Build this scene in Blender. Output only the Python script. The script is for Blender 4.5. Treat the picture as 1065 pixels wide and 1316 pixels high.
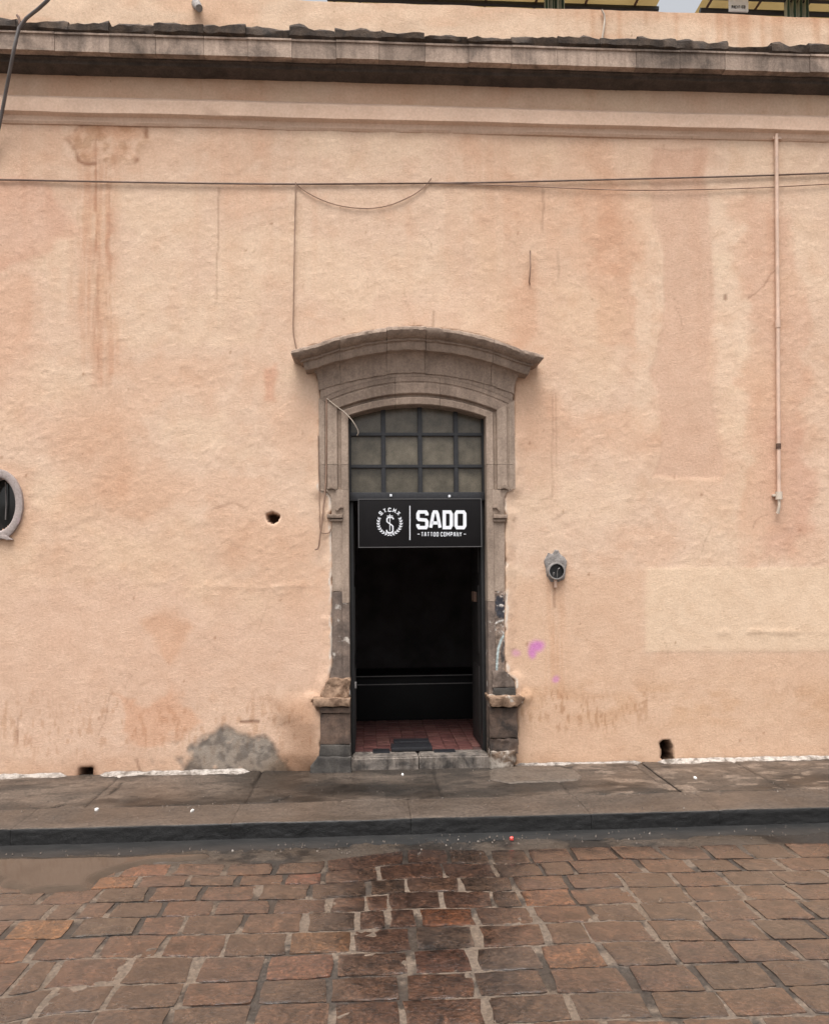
import bpy, bmesh, math, random
import numpy as np
from mathutils import Vector, Matrix, noise as mnoise

# ------------------------------------------------------------------ clear
for o in list(bpy.data.objects):
    bpy.data.objects.remove(o, do_unlink=True)
scene = bpy.context.scene
COL = scene.collection
random.seed(7)

# ------------------------------------------------------------------ camera
W, HH, F = 1065.0, 1316.0, 1067.0          # photograph size and focal length in its pixels
CAM = Vector((0.0, -6.2, 1.6))
YAW, PITCH, ROLL = math.radians(3.5), math.radians(1.0), math.radians(0.5)
HORIZON = 730.0
SHIFT_Y = (HORIZON - HH / 2 - F * math.tan(PITCH)) / W
cam_data = bpy.data.cameras.new("camera")
cam = bpy.data.objects.new("camera", cam_data)
COL.objects.link(cam)
cam_data.sensor_fit = 'HORIZONTAL'
cam_data.sensor_width = 36.0
cam_data.lens = 36.0 * F / W
cam_data.shift_y = SHIFT_Y
cam_data.clip_start, cam_data.clip_end = 0.05, 2000.0
CAMROT = (Matrix.Rotation(-YAW, 3, 'Z') @ Matrix.Rotation(math.pi / 2 + PITCH, 3, 'X')
          @ Matrix.Rotation(-ROLL, 3, 'Z'))
cam.matrix_world = Matrix.Translation(CAM) @ CAMROT.to_4x4()
scene.camera = cam
scene.render.resolution_x, scene.render.resolution_y = 828, 1024


def ray(px, py):
    d = Vector(((px - W / 2) / F, (HH / 2 - py) / F + SHIFT_Y * W / F, -1.0))
    return CAMROT @ d


def onY(px, py, Y=0.0):
    """point of the plane at depth Y seen at a photograph pixel"""
    d = ray(px, py)
    return CAM + d * ((Y - CAM.y) / d.y)


def onZ(px, py, Z=0.0):
    """point of the level plane at height Z seen at a photograph pixel"""
    d = ray(px, py)
    return CAM + d * ((Z - CAM.z) / d.z)


def to_px(X, Y, Z):
    """arrays of world coordinates -> photograph pixels"""
    R = np.array(CAMROT.transposed())
    P = np.stack([X - CAM.x, Y - CAM.y, Z - CAM.z], -1) @ R.T
    return (P[..., 0] / -P[..., 2]) * F + W / 2, HH / 2 - ((P[..., 1] / -P[..., 2]) - SHIFT_Y * W / F) * F


# ------------------------------------------------------------------ world, sun, exposure
SUN_ELEV, SUN_AZ = math.radians(70), math.radians(200)   # azimuth measured from +Y, clockwise
world = bpy.data.worlds.new("World")
scene.world = world
world.use_nodes = True
wn = world.node_tree
sky = wn.nodes.new('ShaderNodeTexSky')
sky.sky_type = 'NISHITA'
sky.sun_disc = False
sky.sun_elevation = SUN_ELEV
sky.sun_rotation = SUN_AZ
sky.air_density, sky.dust_density, sky.ozone_density = 1.0, 6.0, 0.4
grey = wn.nodes.new('ShaderNodeHueSaturation')      # even, nearly colourless cloud cover
grey.inputs['Saturation'].default_value = 0.18
wn.links.new(sky.outputs[0], grey.inputs['Color'])
wn.links.new(grey.outputs[0], wn.nodes['Background'].inputs[0])
wn.nodes['Background'].inputs[1].default_value = 0.14
sun_data = bpy.data.lights.new("sun", 'SUN')
sun_data.energy = 1.5
sun_data.angle = math.radians(40)
sun_data.color = (1.0, 0.965, 0.92)
sun = bpy.data.objects.new("sun", sun_data)
COL.objects.link(sun)
sdir = Vector((math.sin(SUN_AZ) * math.cos(SUN_ELEV), math.cos(SUN_AZ) * math.cos(SUN_ELEV), math.sin(SUN_ELEV)))
sun.rotation_euler = sdir.to_track_quat('Z', 'Y').to_euler()
sun.location = (0, -10, 14)
vs = scene.view_settings
vs.view_transform, vs.look, vs.gamma, vs.exposure = 'Standard', 'None', 1.0, 0.74
vs.use_curve_mapping = False

# ------------------------------------------------------------------ numpy noise


def vnoise(x, y, seed=0):
    x, y = np.atleast_1d(x), np.atleast_1d(y)
    xi, yi = np.floor(x).astype(np.int64), np.floor(y).astype(np.int64)
    fx, fy = x - xi, y - yi
    fx, fy = fx * fx * (3 - 2 * fx), fy * fy * (3 - 2 * fy)

    def h(a, b):
        n = (a * 374761393 + b * 668265263 + seed * 974634777) & 0xFFFFFFFF
        n = ((n ^ (n >> 13)) * 1274126177) & 0xFFFFFFFF
        n = ((n ^ (n >> 16)) * 2246822519) & 0xFFFFFFFF
        return ((n ^ (n >> 15)) & 0xFFFFFF) / float(0xFFFFFF)
    return ((h(xi, yi) * (1 - fx) + h(xi + 1, yi) * fx) * (1 - fy)
            + (h(xi, yi + 1) * (1 - fx) + h(xi + 1, yi + 1) * fx) * fy)


def fbm(x, y, seed=0, octaves=4, gain=0.5):
    s, a, t = 0.0, 1.0, 0.0
    for k in range(octaves):
        s = s + a * vnoise(x * 2 ** k + 17.3 * k, y * 2 ** k - 9.1 * k, seed + k)
        t += a
        a *= gain
    return s / t


def sstep(a, b, x):
    t = np.clip((x - a) / (b - a), 0, 1)
    return t * t * (3 - 2 * t)


def poly_sd(px, py, pts):
    """signed distance (negative inside) from points to a polygon"""
    d2 = np.full(px.shape, 1e18)
    inside = np.zeros(px.shape, bool)
    n = len(pts)
    for i in range(n):
        ax, ay = pts[i]
        bx, by = pts[(i + 1) % n]
        ex, ey = bx - ax, by - ay
        t = np.clip(((px - ax) * ex + (py - ay) * ey) / (ex * ex + ey * ey + 1e-9), 0, 1)
        d2 = np.minimum(d2, (px - ax - t * ex) ** 2 + (py - ay - t * ey) ** 2)
        cross = (ay > py) != (by > py)
        xint = ax + (py - ay) * ex / (ey if abs(ey) > 1e-9 else 1e-9)
        inside ^= cross & (px < xint)
    d = np.sqrt(d2)
    return np.where(inside, -d, d)


def line_d(px, py, pts):
    d2 = np.full(px.shape, 1e18)
    for (ax, ay), (bx, by) in zip(pts[:-1], pts[1:]):
        ex, ey = bx - ax, by - ay
        t = np.clip(((px - ax) * ex + (py - ay) * ey) / (ex * ex + ey * ey + 1e-9), 0, 1)
        d2 = np.minimum(d2, (px - ax - t * ex) ** 2 + (py - ay - t * ey) ** 2)
    return np.sqrt(d2)


# ------------------------------------------------------------------ objects
WLOC = {}


def setp(o, label=None, cat=None, group=None, kind=None):
    if label: o['label'] = label
    if cat: o['category'] = cat
    if group: o['group'] = group
    if kind: o['kind'] = kind
    return o


def link(o, loc, parent):
    COL.objects.link(o)
    loc = Vector(loc)
    WLOC[o.name] = loc
    if parent is not None:
        o.parent = parent
        o.location = loc - WLOC[parent.name]
    else:
        o.location = loc
    return o


def empty(name, loc, parent=None):
    o = bpy.data.objects.new(name, None)
    o.empty_display_size = 0.1
    return link(o, loc, parent)


def mesh_obj(name, verts, faces, mats, parent=None, smooth=False, mat_idx=None, cols=None, at_origin=False):
    v = np.asarray([tuple(p) for p in verts] if not isinstance(verts, np.ndarray) else verts, dtype=np.float64)
    c = Vector((0, 0, 0)) if at_origin else Vector(((v[:, 0].min() + v[:, 0].max()) / 2, (v[:, 1].min() + v[:, 1].max()) / 2, v[:, 2].min()))
    v = v - np.array(c)
    me = bpy.data.meshes.new(name)
    if isinstance(faces, np.ndarray):
        nf, k = faces.shape
        me.vertices.add(len(v))
        me.vertices.foreach_set('co', v.astype(np.float32).ravel())
        me.loops.add(nf * k)
        me.loops.foreach_set('vertex_index', faces.astype(np.int32).ravel())
        me.polygons.add(nf)
        me.polygons.foreach_set('loop_start', np.arange(0, nf * k, k, dtype=np.int32))
        me.update(calc_edges=True)
    else:
        me.from_pydata([tuple(p) for p in v], [], faces)
        me.update()
    if not isinstance(mats, (list, tuple)):
        mats = [mats]
    for m in mats:
        me.materials.append(m)
    if mat_idx is not None:
        me.polygons.foreach_set('material_index', np.asarray(mat_idx, dtype=np.int32))
    if smooth:
        me.polygons.foreach_set('use_smooth', np.ones(len(me.polygons), dtype=bool))
    if cols is not None:
        a = me.color_attributes.new('Col', 'FLOAT_COLOR', 'POINT')
        cc = np.ones((len(v), 4), np.float32)
        cc[:, :3] = cols
        a.data.foreach_set('color', cc.ravel())
    me.validate()
    o = bpy.data.objects.new(name, me)
    return link(o, c, parent)


def bm_obj(name, bm, mats, parent=None, smooth=False, angle=None):
    bmesh.ops.recalc_face_normals(bm, faces=bm.faces[:])
    vs_ = [v.co for v in bm.verts]
    lo = Vector((min(v.x for v in vs_), min(v.y for v in vs_), min(v.z for v in vs_)))
    hi = Vector((max(v.x for v in vs_), max(v.y for v in vs_), max(v.z for v in vs_)))
    c = Vector(((lo.x + hi.x) / 2, (lo.y + hi.y) / 2, lo.z))
    for v in bm.verts:
        v.co -= c
    me = bpy.data.meshes.new(name)
    bm.to_mesh(me)
    bm.free()
    for m in (mats if isinstance(mats, (list, tuple)) else [mats]):
        me.materials.append(m)
    if smooth:
        me.polygons.foreach_set('use_smooth', np.ones(len(me.polygons), dtype=bool))
        if angle:
            me.set_sharp_from_angle(angle=math.radians(angle))
    o = bpy.data.objects.new(name, me)
    return link(o, c, parent)


def add_box(bm, lo, hi):
    x0, y0, z0 = lo
    x1, y1, z1 = hi
    v = [bm.verts.new(p) for p in ((x0, y0, z0), (x1, y0, z0), (x1, y1, z0), (x0, y1, z0),
                                   (x0, y0, z1), (x1, y0, z1), (x1, y1, z1), (x0, y1, z1))]
    for f in ((0, 3, 2, 1), (4, 5, 6, 7), (0, 1, 5, 4), (1, 2, 6, 5), (2, 3, 7, 6), (3, 0, 4, 7)):
        bm.faces.new([v[i] for i in f])
    return v


def box(name, lo, hi, mat, parent=None, bevel=0.0):
    bm = bmesh.new()
    add_box(bm, lo, hi)
    if bevel:
        bmesh.ops.bevel(bm, geom=bm.edges[:], offset=bevel, segments=2, affect='EDGES', profile=0.6)
    return bm_obj(name, bm, mat, parent, smooth=bool(bevel), angle=40)


def roughen(bm, amp, scale, cuts=0, seed=0.0):
    if cuts:
        bmesh.ops.subdivide_edges(bm, edges=bm.edges[:], cuts=cuts, use_grid_fill=True)
    bm.normal_update()
    for v in bm.verts:
        n = mnoise.noise_vector(v.co * scale + Vector((seed, -seed, seed * 0.7)))
        n2 = mnoise.noise_vector(v.co * scale * 2.7 + Vector((-seed, seed, 3.1)))
        v.co += (n + n2 * 0.5) * amp


def prism(name, outline, yf, yb, mat, parent, bevel=0.006, rough=0.0, rscale=9.0, cuts=0, seed=0.0, plane=None, fine=0.02):
    """outline in photo pixels on the plane y = yf, pushed back to yb"""
    pl = yf if plane is None else plane
    pts = [onY(x, y, pl) for x, y in outline]
    return prism_w(name, [(p.x, p.z) for p in pts], yf, yb, mat, parent, bevel, rough, rscale, cuts, seed, fine)


def prism_w(name, pts, yf, yb, mat, parent, bevel=0.006, rough=0.0, rscale=9.0, cuts=0, seed=0.0, fine=0.02):
    bm = bmesh.new()
    f = [bm.verts.new((x, yf, z)) for x, z in pts]
    b = [bm.verts.new((x, yb, z)) for x, z in pts]
    n = len(pts)
    ff = bm.faces.new(f)
    bm.faces.new(b[::-1])
    for i in range(n):
        bm.faces.new([f[i], b[i], b[(i + 1) % n], f[(i + 1) % n]])
    bmesh.ops.recalc_face_normals(bm, faces=bm.faces[:])
    if bevel:
        es = list(ff.edges)
        bmesh.ops.bevel(bm, geom=es, offset=bevel, segments=2, affect='EDGES', profile=0.6)
    if rough:
        bmesh.ops.triangulate(bm, faces=[fc for fc in bm.faces if len(fc.verts) > 4])
        if cuts:
            for _ in range(cuts):
                bmesh.ops.subdivide_edges(bm, edges=[e for e in bm.edges if e.calc_length() > fine], cuts=1)
                bmesh.ops.triangulate(bm, faces=[fc for fc in bm.faces if len(fc.verts) > 4])
        roughen(bm, rough, rscale, 0, seed)
    return bm_obj(name, bm, mat, parent, smooth=True, angle=35)


def tube(name, pts, r, mat, parent=None, seg=8, radii=None, smooth_path=0):
    pts = [Vector(p) for p in pts]
    for _ in range(smooth_path):
        q = [pts[0]]
        for a, b in zip(pts[:-1], pts[1:]):
            q += [a.lerp(b, 0.25), a.lerp(b, 0.75)]
        q.append(pts[-1])
        pts = q
    bm = bmesh.new()
    rings = []
    up = Vector((0.13, 0.31, 0.94)).normalized()
    for i, p in enumerate(pts):
        d = (pts[min(i + 1, len(pts) - 1)] - pts[max(i - 1, 0)]).normalized()
        u = d.cross(up)
        if u.length < 0.05:
            u = d.cross(Vector((1, 0, 0)))
        u.normalize()
        w = d.cross(u)
        rr = radii[min(i, len(radii) - 1)] if radii else r
        rings.append([bm.verts.new(p + (u * math.cos(2 * math.pi * k / seg) + w * math.sin(2 * math.pi * k / seg)) * rr) for k in range(seg)])
    for a, b in zip(rings[:-1], rings[1:]):
        for k in range(seg):
            bm.faces.new([a[k], a[(k + 1) % seg], b[(k + 1) % seg], b[k]])
    bm.faces.new(rings[0])
    bm.faces.new(rings[-1][::-1])
    return bm_obj(name, bm, mat, parent, smooth=True, angle=60)


# ------------------------------------------------------------------ materials


def new_mat(name):
    m = bpy.data.materials.new(name)
    m.use_nodes = True
    nt = m.node_tree
    return m, nt, nt.nodes['Principled BSDF']


def nd(nt, t, **kw):
    n = nt.nodes.new(t)
    for k, v in kw.items():
        setattr(n, k, v)
    return n


def noise_node(nt, vec, scale, detail=4.0, rough=0.55, dist=0.0):
    n = nd(nt, 'ShaderNodeTexNoise')
    n.inputs['Scale'].default_value = scale
    n.inputs['Detail'].default_value = detail
    n.inputs['Roughness'].default_value = rough
    n.inputs['Distortion'].default_value = dist
    nt.links.new(vec, n.inputs['Vector'])
    return n


def ramp(nt, fac, stops):
    r = nd(nt, 'ShaderNodeValToRGB')
    els = r.color_ramp.elements
    while len(els) < len(stops):
        els.new(0.5)
    for e, (p, c) in zip(els, stops):
        e.position = p
        e.color = (*c, 1) if len(c) == 3 else c
    nt.links.new(fac, r.inputs[0])
    return r


def mixc(nt, a, b, fac, mode='MIX'):
    m = nd(nt, 'ShaderNodeMix', data_type='RGBA', blend_type=mode)
    for sock, val in ((m.inputs[6], a), (m.inputs[7], b), (m.inputs[0], fac)):
        if hasattr(val, 'is_linked') or hasattr(val, 'links'):
            nt.links.new(val, sock)
        elif isinstance(val, (int, float)):
            sock.default_value = val
        else:
            sock.default_value = (*val, 1)
    return m.outputs[2]


def world_pos(nt):
    return nd(nt, 'ShaderNodeNewGeometry').outputs['Position']


def bump(nt, heights, bsdf, dist=0.01):
    prev = None
    for h, s in heights:
        b = nd(nt, 'ShaderNodeBump')
        b.inputs['Strength'].default_value = s
        b.inputs['Distance'].default_value = dist
        nt.links.new(h, b.inputs['Height'])
        if prev is not None:
            nt.links.new(prev, b.inputs['Normal'])
        prev = b.outputs[0]
    nt.links.new(prev, bsdf.inputs['Normal'])


def map_scale(nt, vec, s, rot=(0, 0, 0)):
    m = nd(nt, 'ShaderNodeMapping')
    m.inputs['Scale'].default_value = s
    m.inputs['Rotation'].default_value = rot
    nt.links.new(vec, m.inputs['Vector'])
    return m.outputs[0]


def mat_simple(name, col, rough=0.6, metal=0.0, var=0.25, scale=25.0, bumpy=0.2, spec=0.5, dist=0.004):
    m, nt, b = new_mat(name)
    p = world_pos(nt)
    n = noise_node(nt, p, scale, 5)
    r = ramp(nt, n.outputs[0], [(0.3, tuple(c * (1 - var) for c in col)), (0.7, tuple(min(1, c * (1 + var)) for c in col))])
    nt.links.new(r.outputs[0], b.inputs['Base Color'])
    b.inputs['Roughness'].default_value = rough
    b.inputs['Metallic'].default_value = metal
    b.inputs['Specular IOR Level'].default_value = spec
    if bumpy:
        bump(nt, [(noise_node(nt, p, scale * 4, 4).outputs[0], bumpy)], b, dist)
    return m


def mat_stucco(name, attr=True, col=(0.6, 0.37, 0.24), strength=1.0):
    m, nt, b = new_mat(name)
    p = world_pos(nt)
    if attr:
        a = nd(nt, 'ShaderNodeVertexColor', layer_name='Col').outputs[0]
    else:
        a = ramp(nt, noise_node(nt, p, 1.7, 5).outputs[0], [(0.3, tuple(c * 0.9 for c in col)), (0.7, tuple(c * 1.06 for c in col))]).outputs[0]
    fine = ramp(nt, noise_node(nt, p, 55, 6, 0.65).outputs[0], [(0.25, (0.87, 0.85, 0.83)), (0.75, (1.1, 1.1, 1.1))]).outputs[0]
    c = mixc(nt, a, fine, 1.0, 'MULTIPLY')
    mid = ramp(nt, noise_node(nt, p, 7, 5, 0.6, 0.6).outputs[0], [(0.3, (0.93, 0.9, 0.88)), (0.7, (1.04, 1.05, 1.06))]).outputs[0]
    c = mixc(nt, c, mid, 1.0, 'MULTIPLY')
    spk = ramp(nt, noise_node(nt, p, 34, 2, 0.5).outputs[0], [(0.22, (0.55, 0.48, 0.44)), (0.29, (1, 1, 1))]).outputs[0]
    c = mixc(nt, c, spk, 0.55, 'MULTIPLY')
    nt.links.new(c, b.inputs['Base Color'])
    b.inputs['Roughness'].default_value = 0.92
    b.inputs['Specular IOR Level'].default_value = 0.2
    flick = noise_node(nt, map_scale(nt, p, (1.0, 1.0, 1.5), (0, 0.5, 0)), 38, 5, 0.65, 0.5)
    grain = noise_node(nt, p, 130, 5, 0.7)
    bump(nt, [(flick.outputs[0], 0.27 * strength), (grain.outputs[0], 0.42 * strength)], b, 0.010)
    return m


def mat_stone(name, base, dark, scale=6.0, lo=0.35, hi=0.65, rough=0.85, streak=0.35, bumpy=0.5, light=None, objvar=0.10):
    """weathered sandstone: blotches of dirt with shapes of their own and rain streaks"""
    m, nt, b = new_mat(name)
    p = world_pos(nt)
    n = noise_node(nt, p, scale, 6, 0.62, 0.4)
    c = ramp(nt, n.outputs[0], [(lo, dark), (hi, base)]).outputs[0]
    st = noise_node(nt, map_scale(nt, p, (1, 1, 0.12)), 22, 4, 0.6)
    sr = ramp(nt, st.outputs[0], [(0.36, (0.52, 0.50, 0.49)), (0.58, (1.06, 1.06, 1.06))]).outputs[0]
    c = mixc(nt, c, sr, streak, 'MULTIPLY')
    g = ramp(nt, noise_node(nt, p, 70, 6, 0.75).outputs[0], [(0.34, (0.76, 0.755, 0.75)), (0.66, (1.17, 1.17, 1.17))]).outputs[0]
    c = mixc(nt, c, g, 1.0, 'MULTIPLY')
    if light:
        lm = ramp(nt, noise_node(nt, p, 11, 4, 0.6).outputs[0], [(0.6, (0, 0, 0)), (0.68, (1, 1, 1))]).outputs[0]
        c = mixc(nt, c, light, lm)
    oi = nd(nt, 'ShaderNodeObjectInfo')
    ov_ = ramp(nt, oi.outputs['Random'], [(0.0, (1 - objvar,) * 3), (1.0, (1 + objvar,) * 3)]).outputs[0]
    c = mixc(nt, c, ov_, 1.0, 'MULTIPLY')
    nt.links.new(c, b.inputs['Base Color'])
    b.inputs['Roughness'].default_value = rough
    b.inputs['Specular IOR Level'].default_value = 0.3
    bump(nt, [(noise_node(nt, p, 45, 6, 0.65).outputs[0], bumpy), (noise_node(nt, p, 180, 3).outputs[0], bumpy * 0.5)], b, 0.006)
    return m


M = {}
M['stucco'] = mat_stucco('peach_stucco')
M['stucco_plain'] = mat_stucco('peach_stucco_moulding', attr=False, col=(0.645, 0.468, 0.358), strength=0.4)
M['stucco_pipe'] = mat_simple('peach_painted_metal', (0.62, 0.44, 0.34), 0.6, var=0.15, scale=14)
M['cantera'] = mat_stone('grey_brown_sandstone', (0.325, 0.245, 0.192), (0.235, 0.175, 0.137), 5.0, 0.36, 0.64)
M['cantera_light'] = mat_stone('tan_sandstone', (0.40, 0.308, 0.243), (0.30, 0.229, 0.18), 6.0, 0.36, 0.64)
M['cantera_dirty'] = mat_stone('stained_sandstone', (0.24, 0.18, 0.145), (0.09, 0.07, 0.06), 6.0, 0.35, 0.68, light=(0.48, 0.43, 0.38))
M['plinth'] = mat_stone('dark_plinth_stone', (0.15, 0.10, 0.075), (0.05, 0.04, 0.035), 7.0, 0.35, 0.66)
M['plinth_grey'] = mat_stone('grey_plinth_stone', (0.10, 0.09, 0.08), (0.05, 0.045, 0.042), 8.0, 0.35, 0.66)
M['plinth_cap'] = mat_stone('eroded_cap_stone', (0.33, 0.22, 0.15), (0.14, 0.085, 0.055), 10.0, 0.38, 0.6, light=(0.48, 0.42, 0.36))
M['plinth_white'] = mat_stone('whitened_stone', (0.40, 0.35, 0.30), (0.13, 0.085, 0.058), 11.0, 0.42, 0.58)
M['corona'] = mat_stone('cornice_fascia_stone', (0.385, 0.292, 0.232), (0.165, 0.126, 0.102), 3.2, 0.36, 0.55, streak=0.5, objvar=0.28)
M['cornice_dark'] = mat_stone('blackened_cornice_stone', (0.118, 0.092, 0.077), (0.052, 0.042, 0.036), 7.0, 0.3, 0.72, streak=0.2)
M['coping'] = mat_stone('mossy_dark_coping', (0.110, 0.077, 0.055), (0.040, 0.031, 0.026), 13.0, 0.35, 0.7, streak=0.2, bumpy=0.9)
M['mortar_white'] = mat_stone('white_mortar', (0.44, 0.395, 0.355), (0.15, 0.125, 0.105), 16.0, 0.36, 0.56, streak=0.0, bumpy=0.9)
M['steel_black'] = mat_simple('black_painted_steel', (0.014, 0.0135, 0.014), 0.5, var=0.3, scale=30, bumpy=0.1)
M['steel_grey'] = mat_simple('dark_grey_steel_bar', (0.02, 0.02, 0.023), 0.45, var=0.3, scale=40, bumpy=0.1)
M['sign_black'] = mat_simple('black_sign_panel', (0.010, 0.009, 0.0095), 0.5, var=0.15, scale=5, bumpy=0, spec=0.12)
M['sign_edge'] = mat_simple('grey_sign_edge', (0.09, 0.085, 0.085), 0.4, var=0.15, scale=9, bumpy=0)
M['sign_white'] = mat_simple('white_sign_vinyl', (0.80, 0.82, 0.86), 0.45, var=0.03, scale=9, bumpy=0)
M['room_dark'] = mat_simple('black_room_paint', (0.26, 0.225, 0.22), 0.9, var=0.3, scale=3, bumpy=0)
M['counter_black'] = mat_simple('black_counter_laminate', (0.006, 0.0055, 0.0055), 0.6, var=0.3, scale=5, bumpy=0, spec=0.2)
M['trim_pale'] = mat_simple('pale_metal_trim', (0.16, 0.15, 0.145), 0.5, metal=0.3, var=0.2, scale=9, bumpy=0)
M['tile_red'] = mat_simple('worn_red_floor_tile', (0.30, 0.10, 0.085), 0.5, var=0.3, scale=14, bumpy=0.15)
M['rubber'] = mat_simple('black_rubber', (0.014, 0.014, 0.017), 0.5, var=0.3, scale=30, bumpy=0.3)
M['sill'] = mat_stone('worn_grey_sill_stone', (0.235, 0.20, 0.172), (0.075, 0.066, 0.06), 9.0, 0.36, 0.56, streak=0.9)
M['cable_dark'] = mat_simple('dark_cable_sheath', (0.15, 0.10, 0.078), 0.6, var=0.3, scale=12, bumpy=0)
M['cable_brown'] = mat_simple('brown_wire_sheath', (0.27, 0.17, 0.12), 0.6, var=0.25, scale=12, bumpy=0)
M['cable_grey'] = mat_simple('grey_service_cable', (0.12, 0.105, 0.10), 0.5, var=0.2, scale=12, bumpy=0)
M['cable_pale'] = mat_simple('pale_wire_sheath', (0.52, 0.44, 0.36), 0.6, var=0.15, scale=12, bumpy=0)
M['rust'] = mat_simple('rusty_iron', (0.11, 0.06, 0.04), 0.8, var=0.4, scale=60, bumpy=0.4)
M['galv'] = mat_simple('dull_galvanised_metal', (0.30, 0.28, 0.27), 0.5, metal=0.4, var=0.2, scale=30, bumpy=0.15)
M['cement_grey'] = mat_stone('rough_grey_cement', (0.36, 0.33, 0.31), (0.19, 0.17, 0.16), 22.0, 0.3, 0.7, streak=0.0, bumpy=0.9)
M['oval_stone'] = mat_stone('grey_mauve_ring_stone', (0.40, 0.34, 0.32), (0.30, 0.25, 0.235), 9.0, 0.3, 0.7, streak=0.1, light=(0.42, 0.33, 0.34))
M['paper'] = mat_simple('white_paper', (0.75, 0.73, 0.70), 0.8, var=0.08, scale=40, bumpy=0)
M['red_plastic'] = mat_simple('red_plastic', (0.62, 0.06, 0.05), 0.4, var=0.1, scale=40, bumpy=0)
M['kerb_dark'] = mat_stone('wet_black_kerb_stone', (0.045, 0.040, 0.037), (0.017, 0.016, 0.015), 9.0, 0.3, 0.68, rough=0.5, streak=0.3, bumpy=0.8)


def mat_glass_dusty():
    m, nt, b = new_mat('dusty_wired_glass')
    p = world_pos(nt)
    n = noise_node(nt, p, 9, 6, 0.65)
    sp = noise_node(nt, p, 160, 3, 0.6)
    c = ramp(nt, n.outputs[0], [(0.3, (0.048, 0.042, 0.031)), (0.72, (0.125, 0.108, 0.083))]).outputs[0]
    c = mixc(nt, c, ramp(nt, sp.outputs[0], [(0.3, (0.75, 0.75, 0.75)), (0.7, (1.25, 1.25, 1.25))]).outputs[0], 1.0, 'MULTIPLY')
    oi = nd(nt, 'ShaderNodeObjectInfo')
    c = mixc(nt, c, ramp(nt, oi.outputs['Random'], [(0.0, (0.95, 0.94, 0.92)), (1.0, (1.8, 1.76, 1.7))]).outputs[0], 1.0, 'MULTIPLY')
    nt.links.new(c, b.inputs['Base Color'])
    b.inputs['Roughness'].default_value = 0.22
    bump(nt, [(sp.outputs[0], 0.3)], b, 0.002)
    return m


M['glass_dusty'] = mat_glass_dusty()
m, nt, b = new_mat('clear_oval_glass')
b.inputs['Base Color'].default_value = (0.02, 0.02, 0.019, 1)
b.inputs['Roughness'].default_value = 0.08
M['glass_dark'] = m


def mat_cobble():
    m, nt, b = new_mat('wet_cobblestone')
    p = world_pos(nt)
    oi = nd(nt, 'ShaderNodeObjectInfo')
    n1 = noise_node(nt, p, 13, 8, 0.72, 0.7)
    n2 = noise_node(nt, p, 60, 5, 0.7)
    blot = ramp(nt, n1.outputs[0], [(0.36, (0.20, 0.21, 0.24)), (0.45, (0.72, 0.71, 0.71)), (0.55, (1.12, 1.08, 1.02)), (0.65, (1.75, 1.55, 1.32))]).outputs[0]
    c = mixc(nt, oi.outputs['Color'], blot, 1.0, 'MULTIPLY')
    g = ramp(nt, n2.outputs[0], [(0.36, (0.30, 0.30, 0.30)), (0.64, (1.75, 1.75, 1.75))]).outputs[0]
    c = mixc(nt, c, g, 1.0, 'MULTIPLY')
    c = mixc(nt, c, (0.60, 0.555, 0.51), 1.0, 'MULTIPLY')
    nt.links.new(c, b.inputs['Base Color'])
    rr = ramp(nt, noise_node(nt, p, 3.0, 5, 0.6).outputs[0], [(0.38, (0.15,) * 3), (0.62, (0.36,) * 3)]).outputs[0]
    nt.links.new(rr, b.inputs['Roughness'])
    b.inputs['Specular IOR Level'].default_value = 0.9
    flow = noise_node(nt, map_scale(nt, p, (1, 2.2, 1)), 30, 6, 0.68, 0.6)
    bump(nt, [(flow.outputs[0], 0.5), (n2.outputs[0], 0.35)], b, 0.010)
    wetm = ramp(nt, noise_node(nt, p, 1.6, 5, 0.6, 0.5).outputs[0], [(0.30, (0.7,) * 3), (0.50, (1.0,) * 3)]).outputs[0]
    nt.links.new(wetm, b.inputs['Coat Weight'])
    b.inputs['Coat Roughness'].default_value = 0.10
    b.inputs['Coat IOR'].default_value = 1.5
    cb = nd(nt, 'ShaderNodeBump')
    cb.inputs['Strength'].default_value = 0.18
    cb.inputs['Distance'].default_value = 0.006
    nt.links.new(flow.outputs[0], cb.inputs['Height'])
    nt.links.new(cb.outputs[0], b.inputs['Coat Normal'])
    return m


M['cobble'] = mat_cobble()


def mat_attr(name, lo_r, hi_r, fine=40, bumpy=0.5, rscale=2.0, spec=0.5):
    m, nt, b = new_mat(name)
    p = world_pos(nt)
    a = nd(nt, 'ShaderNodeVertexColor', layer_name='Col').outputs[0]
    g = ramp(nt, noise_node(nt, p, fine, 6, 0.7).outputs[0], [(0.34, (0.55, 0.55, 0.55)), (0.66, (1.4, 1.38, 1.36))]).outputs[0]
    c = mixc(nt, a, g, 1.0, 'MULTIPLY')
    g2 = ramp(nt, noise_node(nt, map_scale(nt, p, (0.5, 1.6, 1)), 9, 5, 0.65, 0.6).outputs[0], [(0.3, (0.78, 0.78, 0.78)), (0.7, (1.14, 1.14, 1.14))]).outputs[0]
    c = mixc(nt, c, g2, 1.0, 'MULTIPLY')
    nt.links.new(c, b.inputs['Base Color'])
    rr = ramp(nt, noise_node(nt, p, rscale, 4, 0.6).outputs[0], [(0.38, (lo_r,) * 3), (0.62, (hi_r,) * 3)]).outputs[0]
    nt.links.new(rr, b.inputs['Roughness'])
    b.inputs['Specular IOR Level'].default_value = spec
    bump(nt, [(noise_node(nt, p, fine, 6, 0.65).outputs[0], bumpy), (noise_node(nt, p, fine * 4, 4).outputs[0], bumpy * 0.5)], b, 0.006)
    return m


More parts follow.
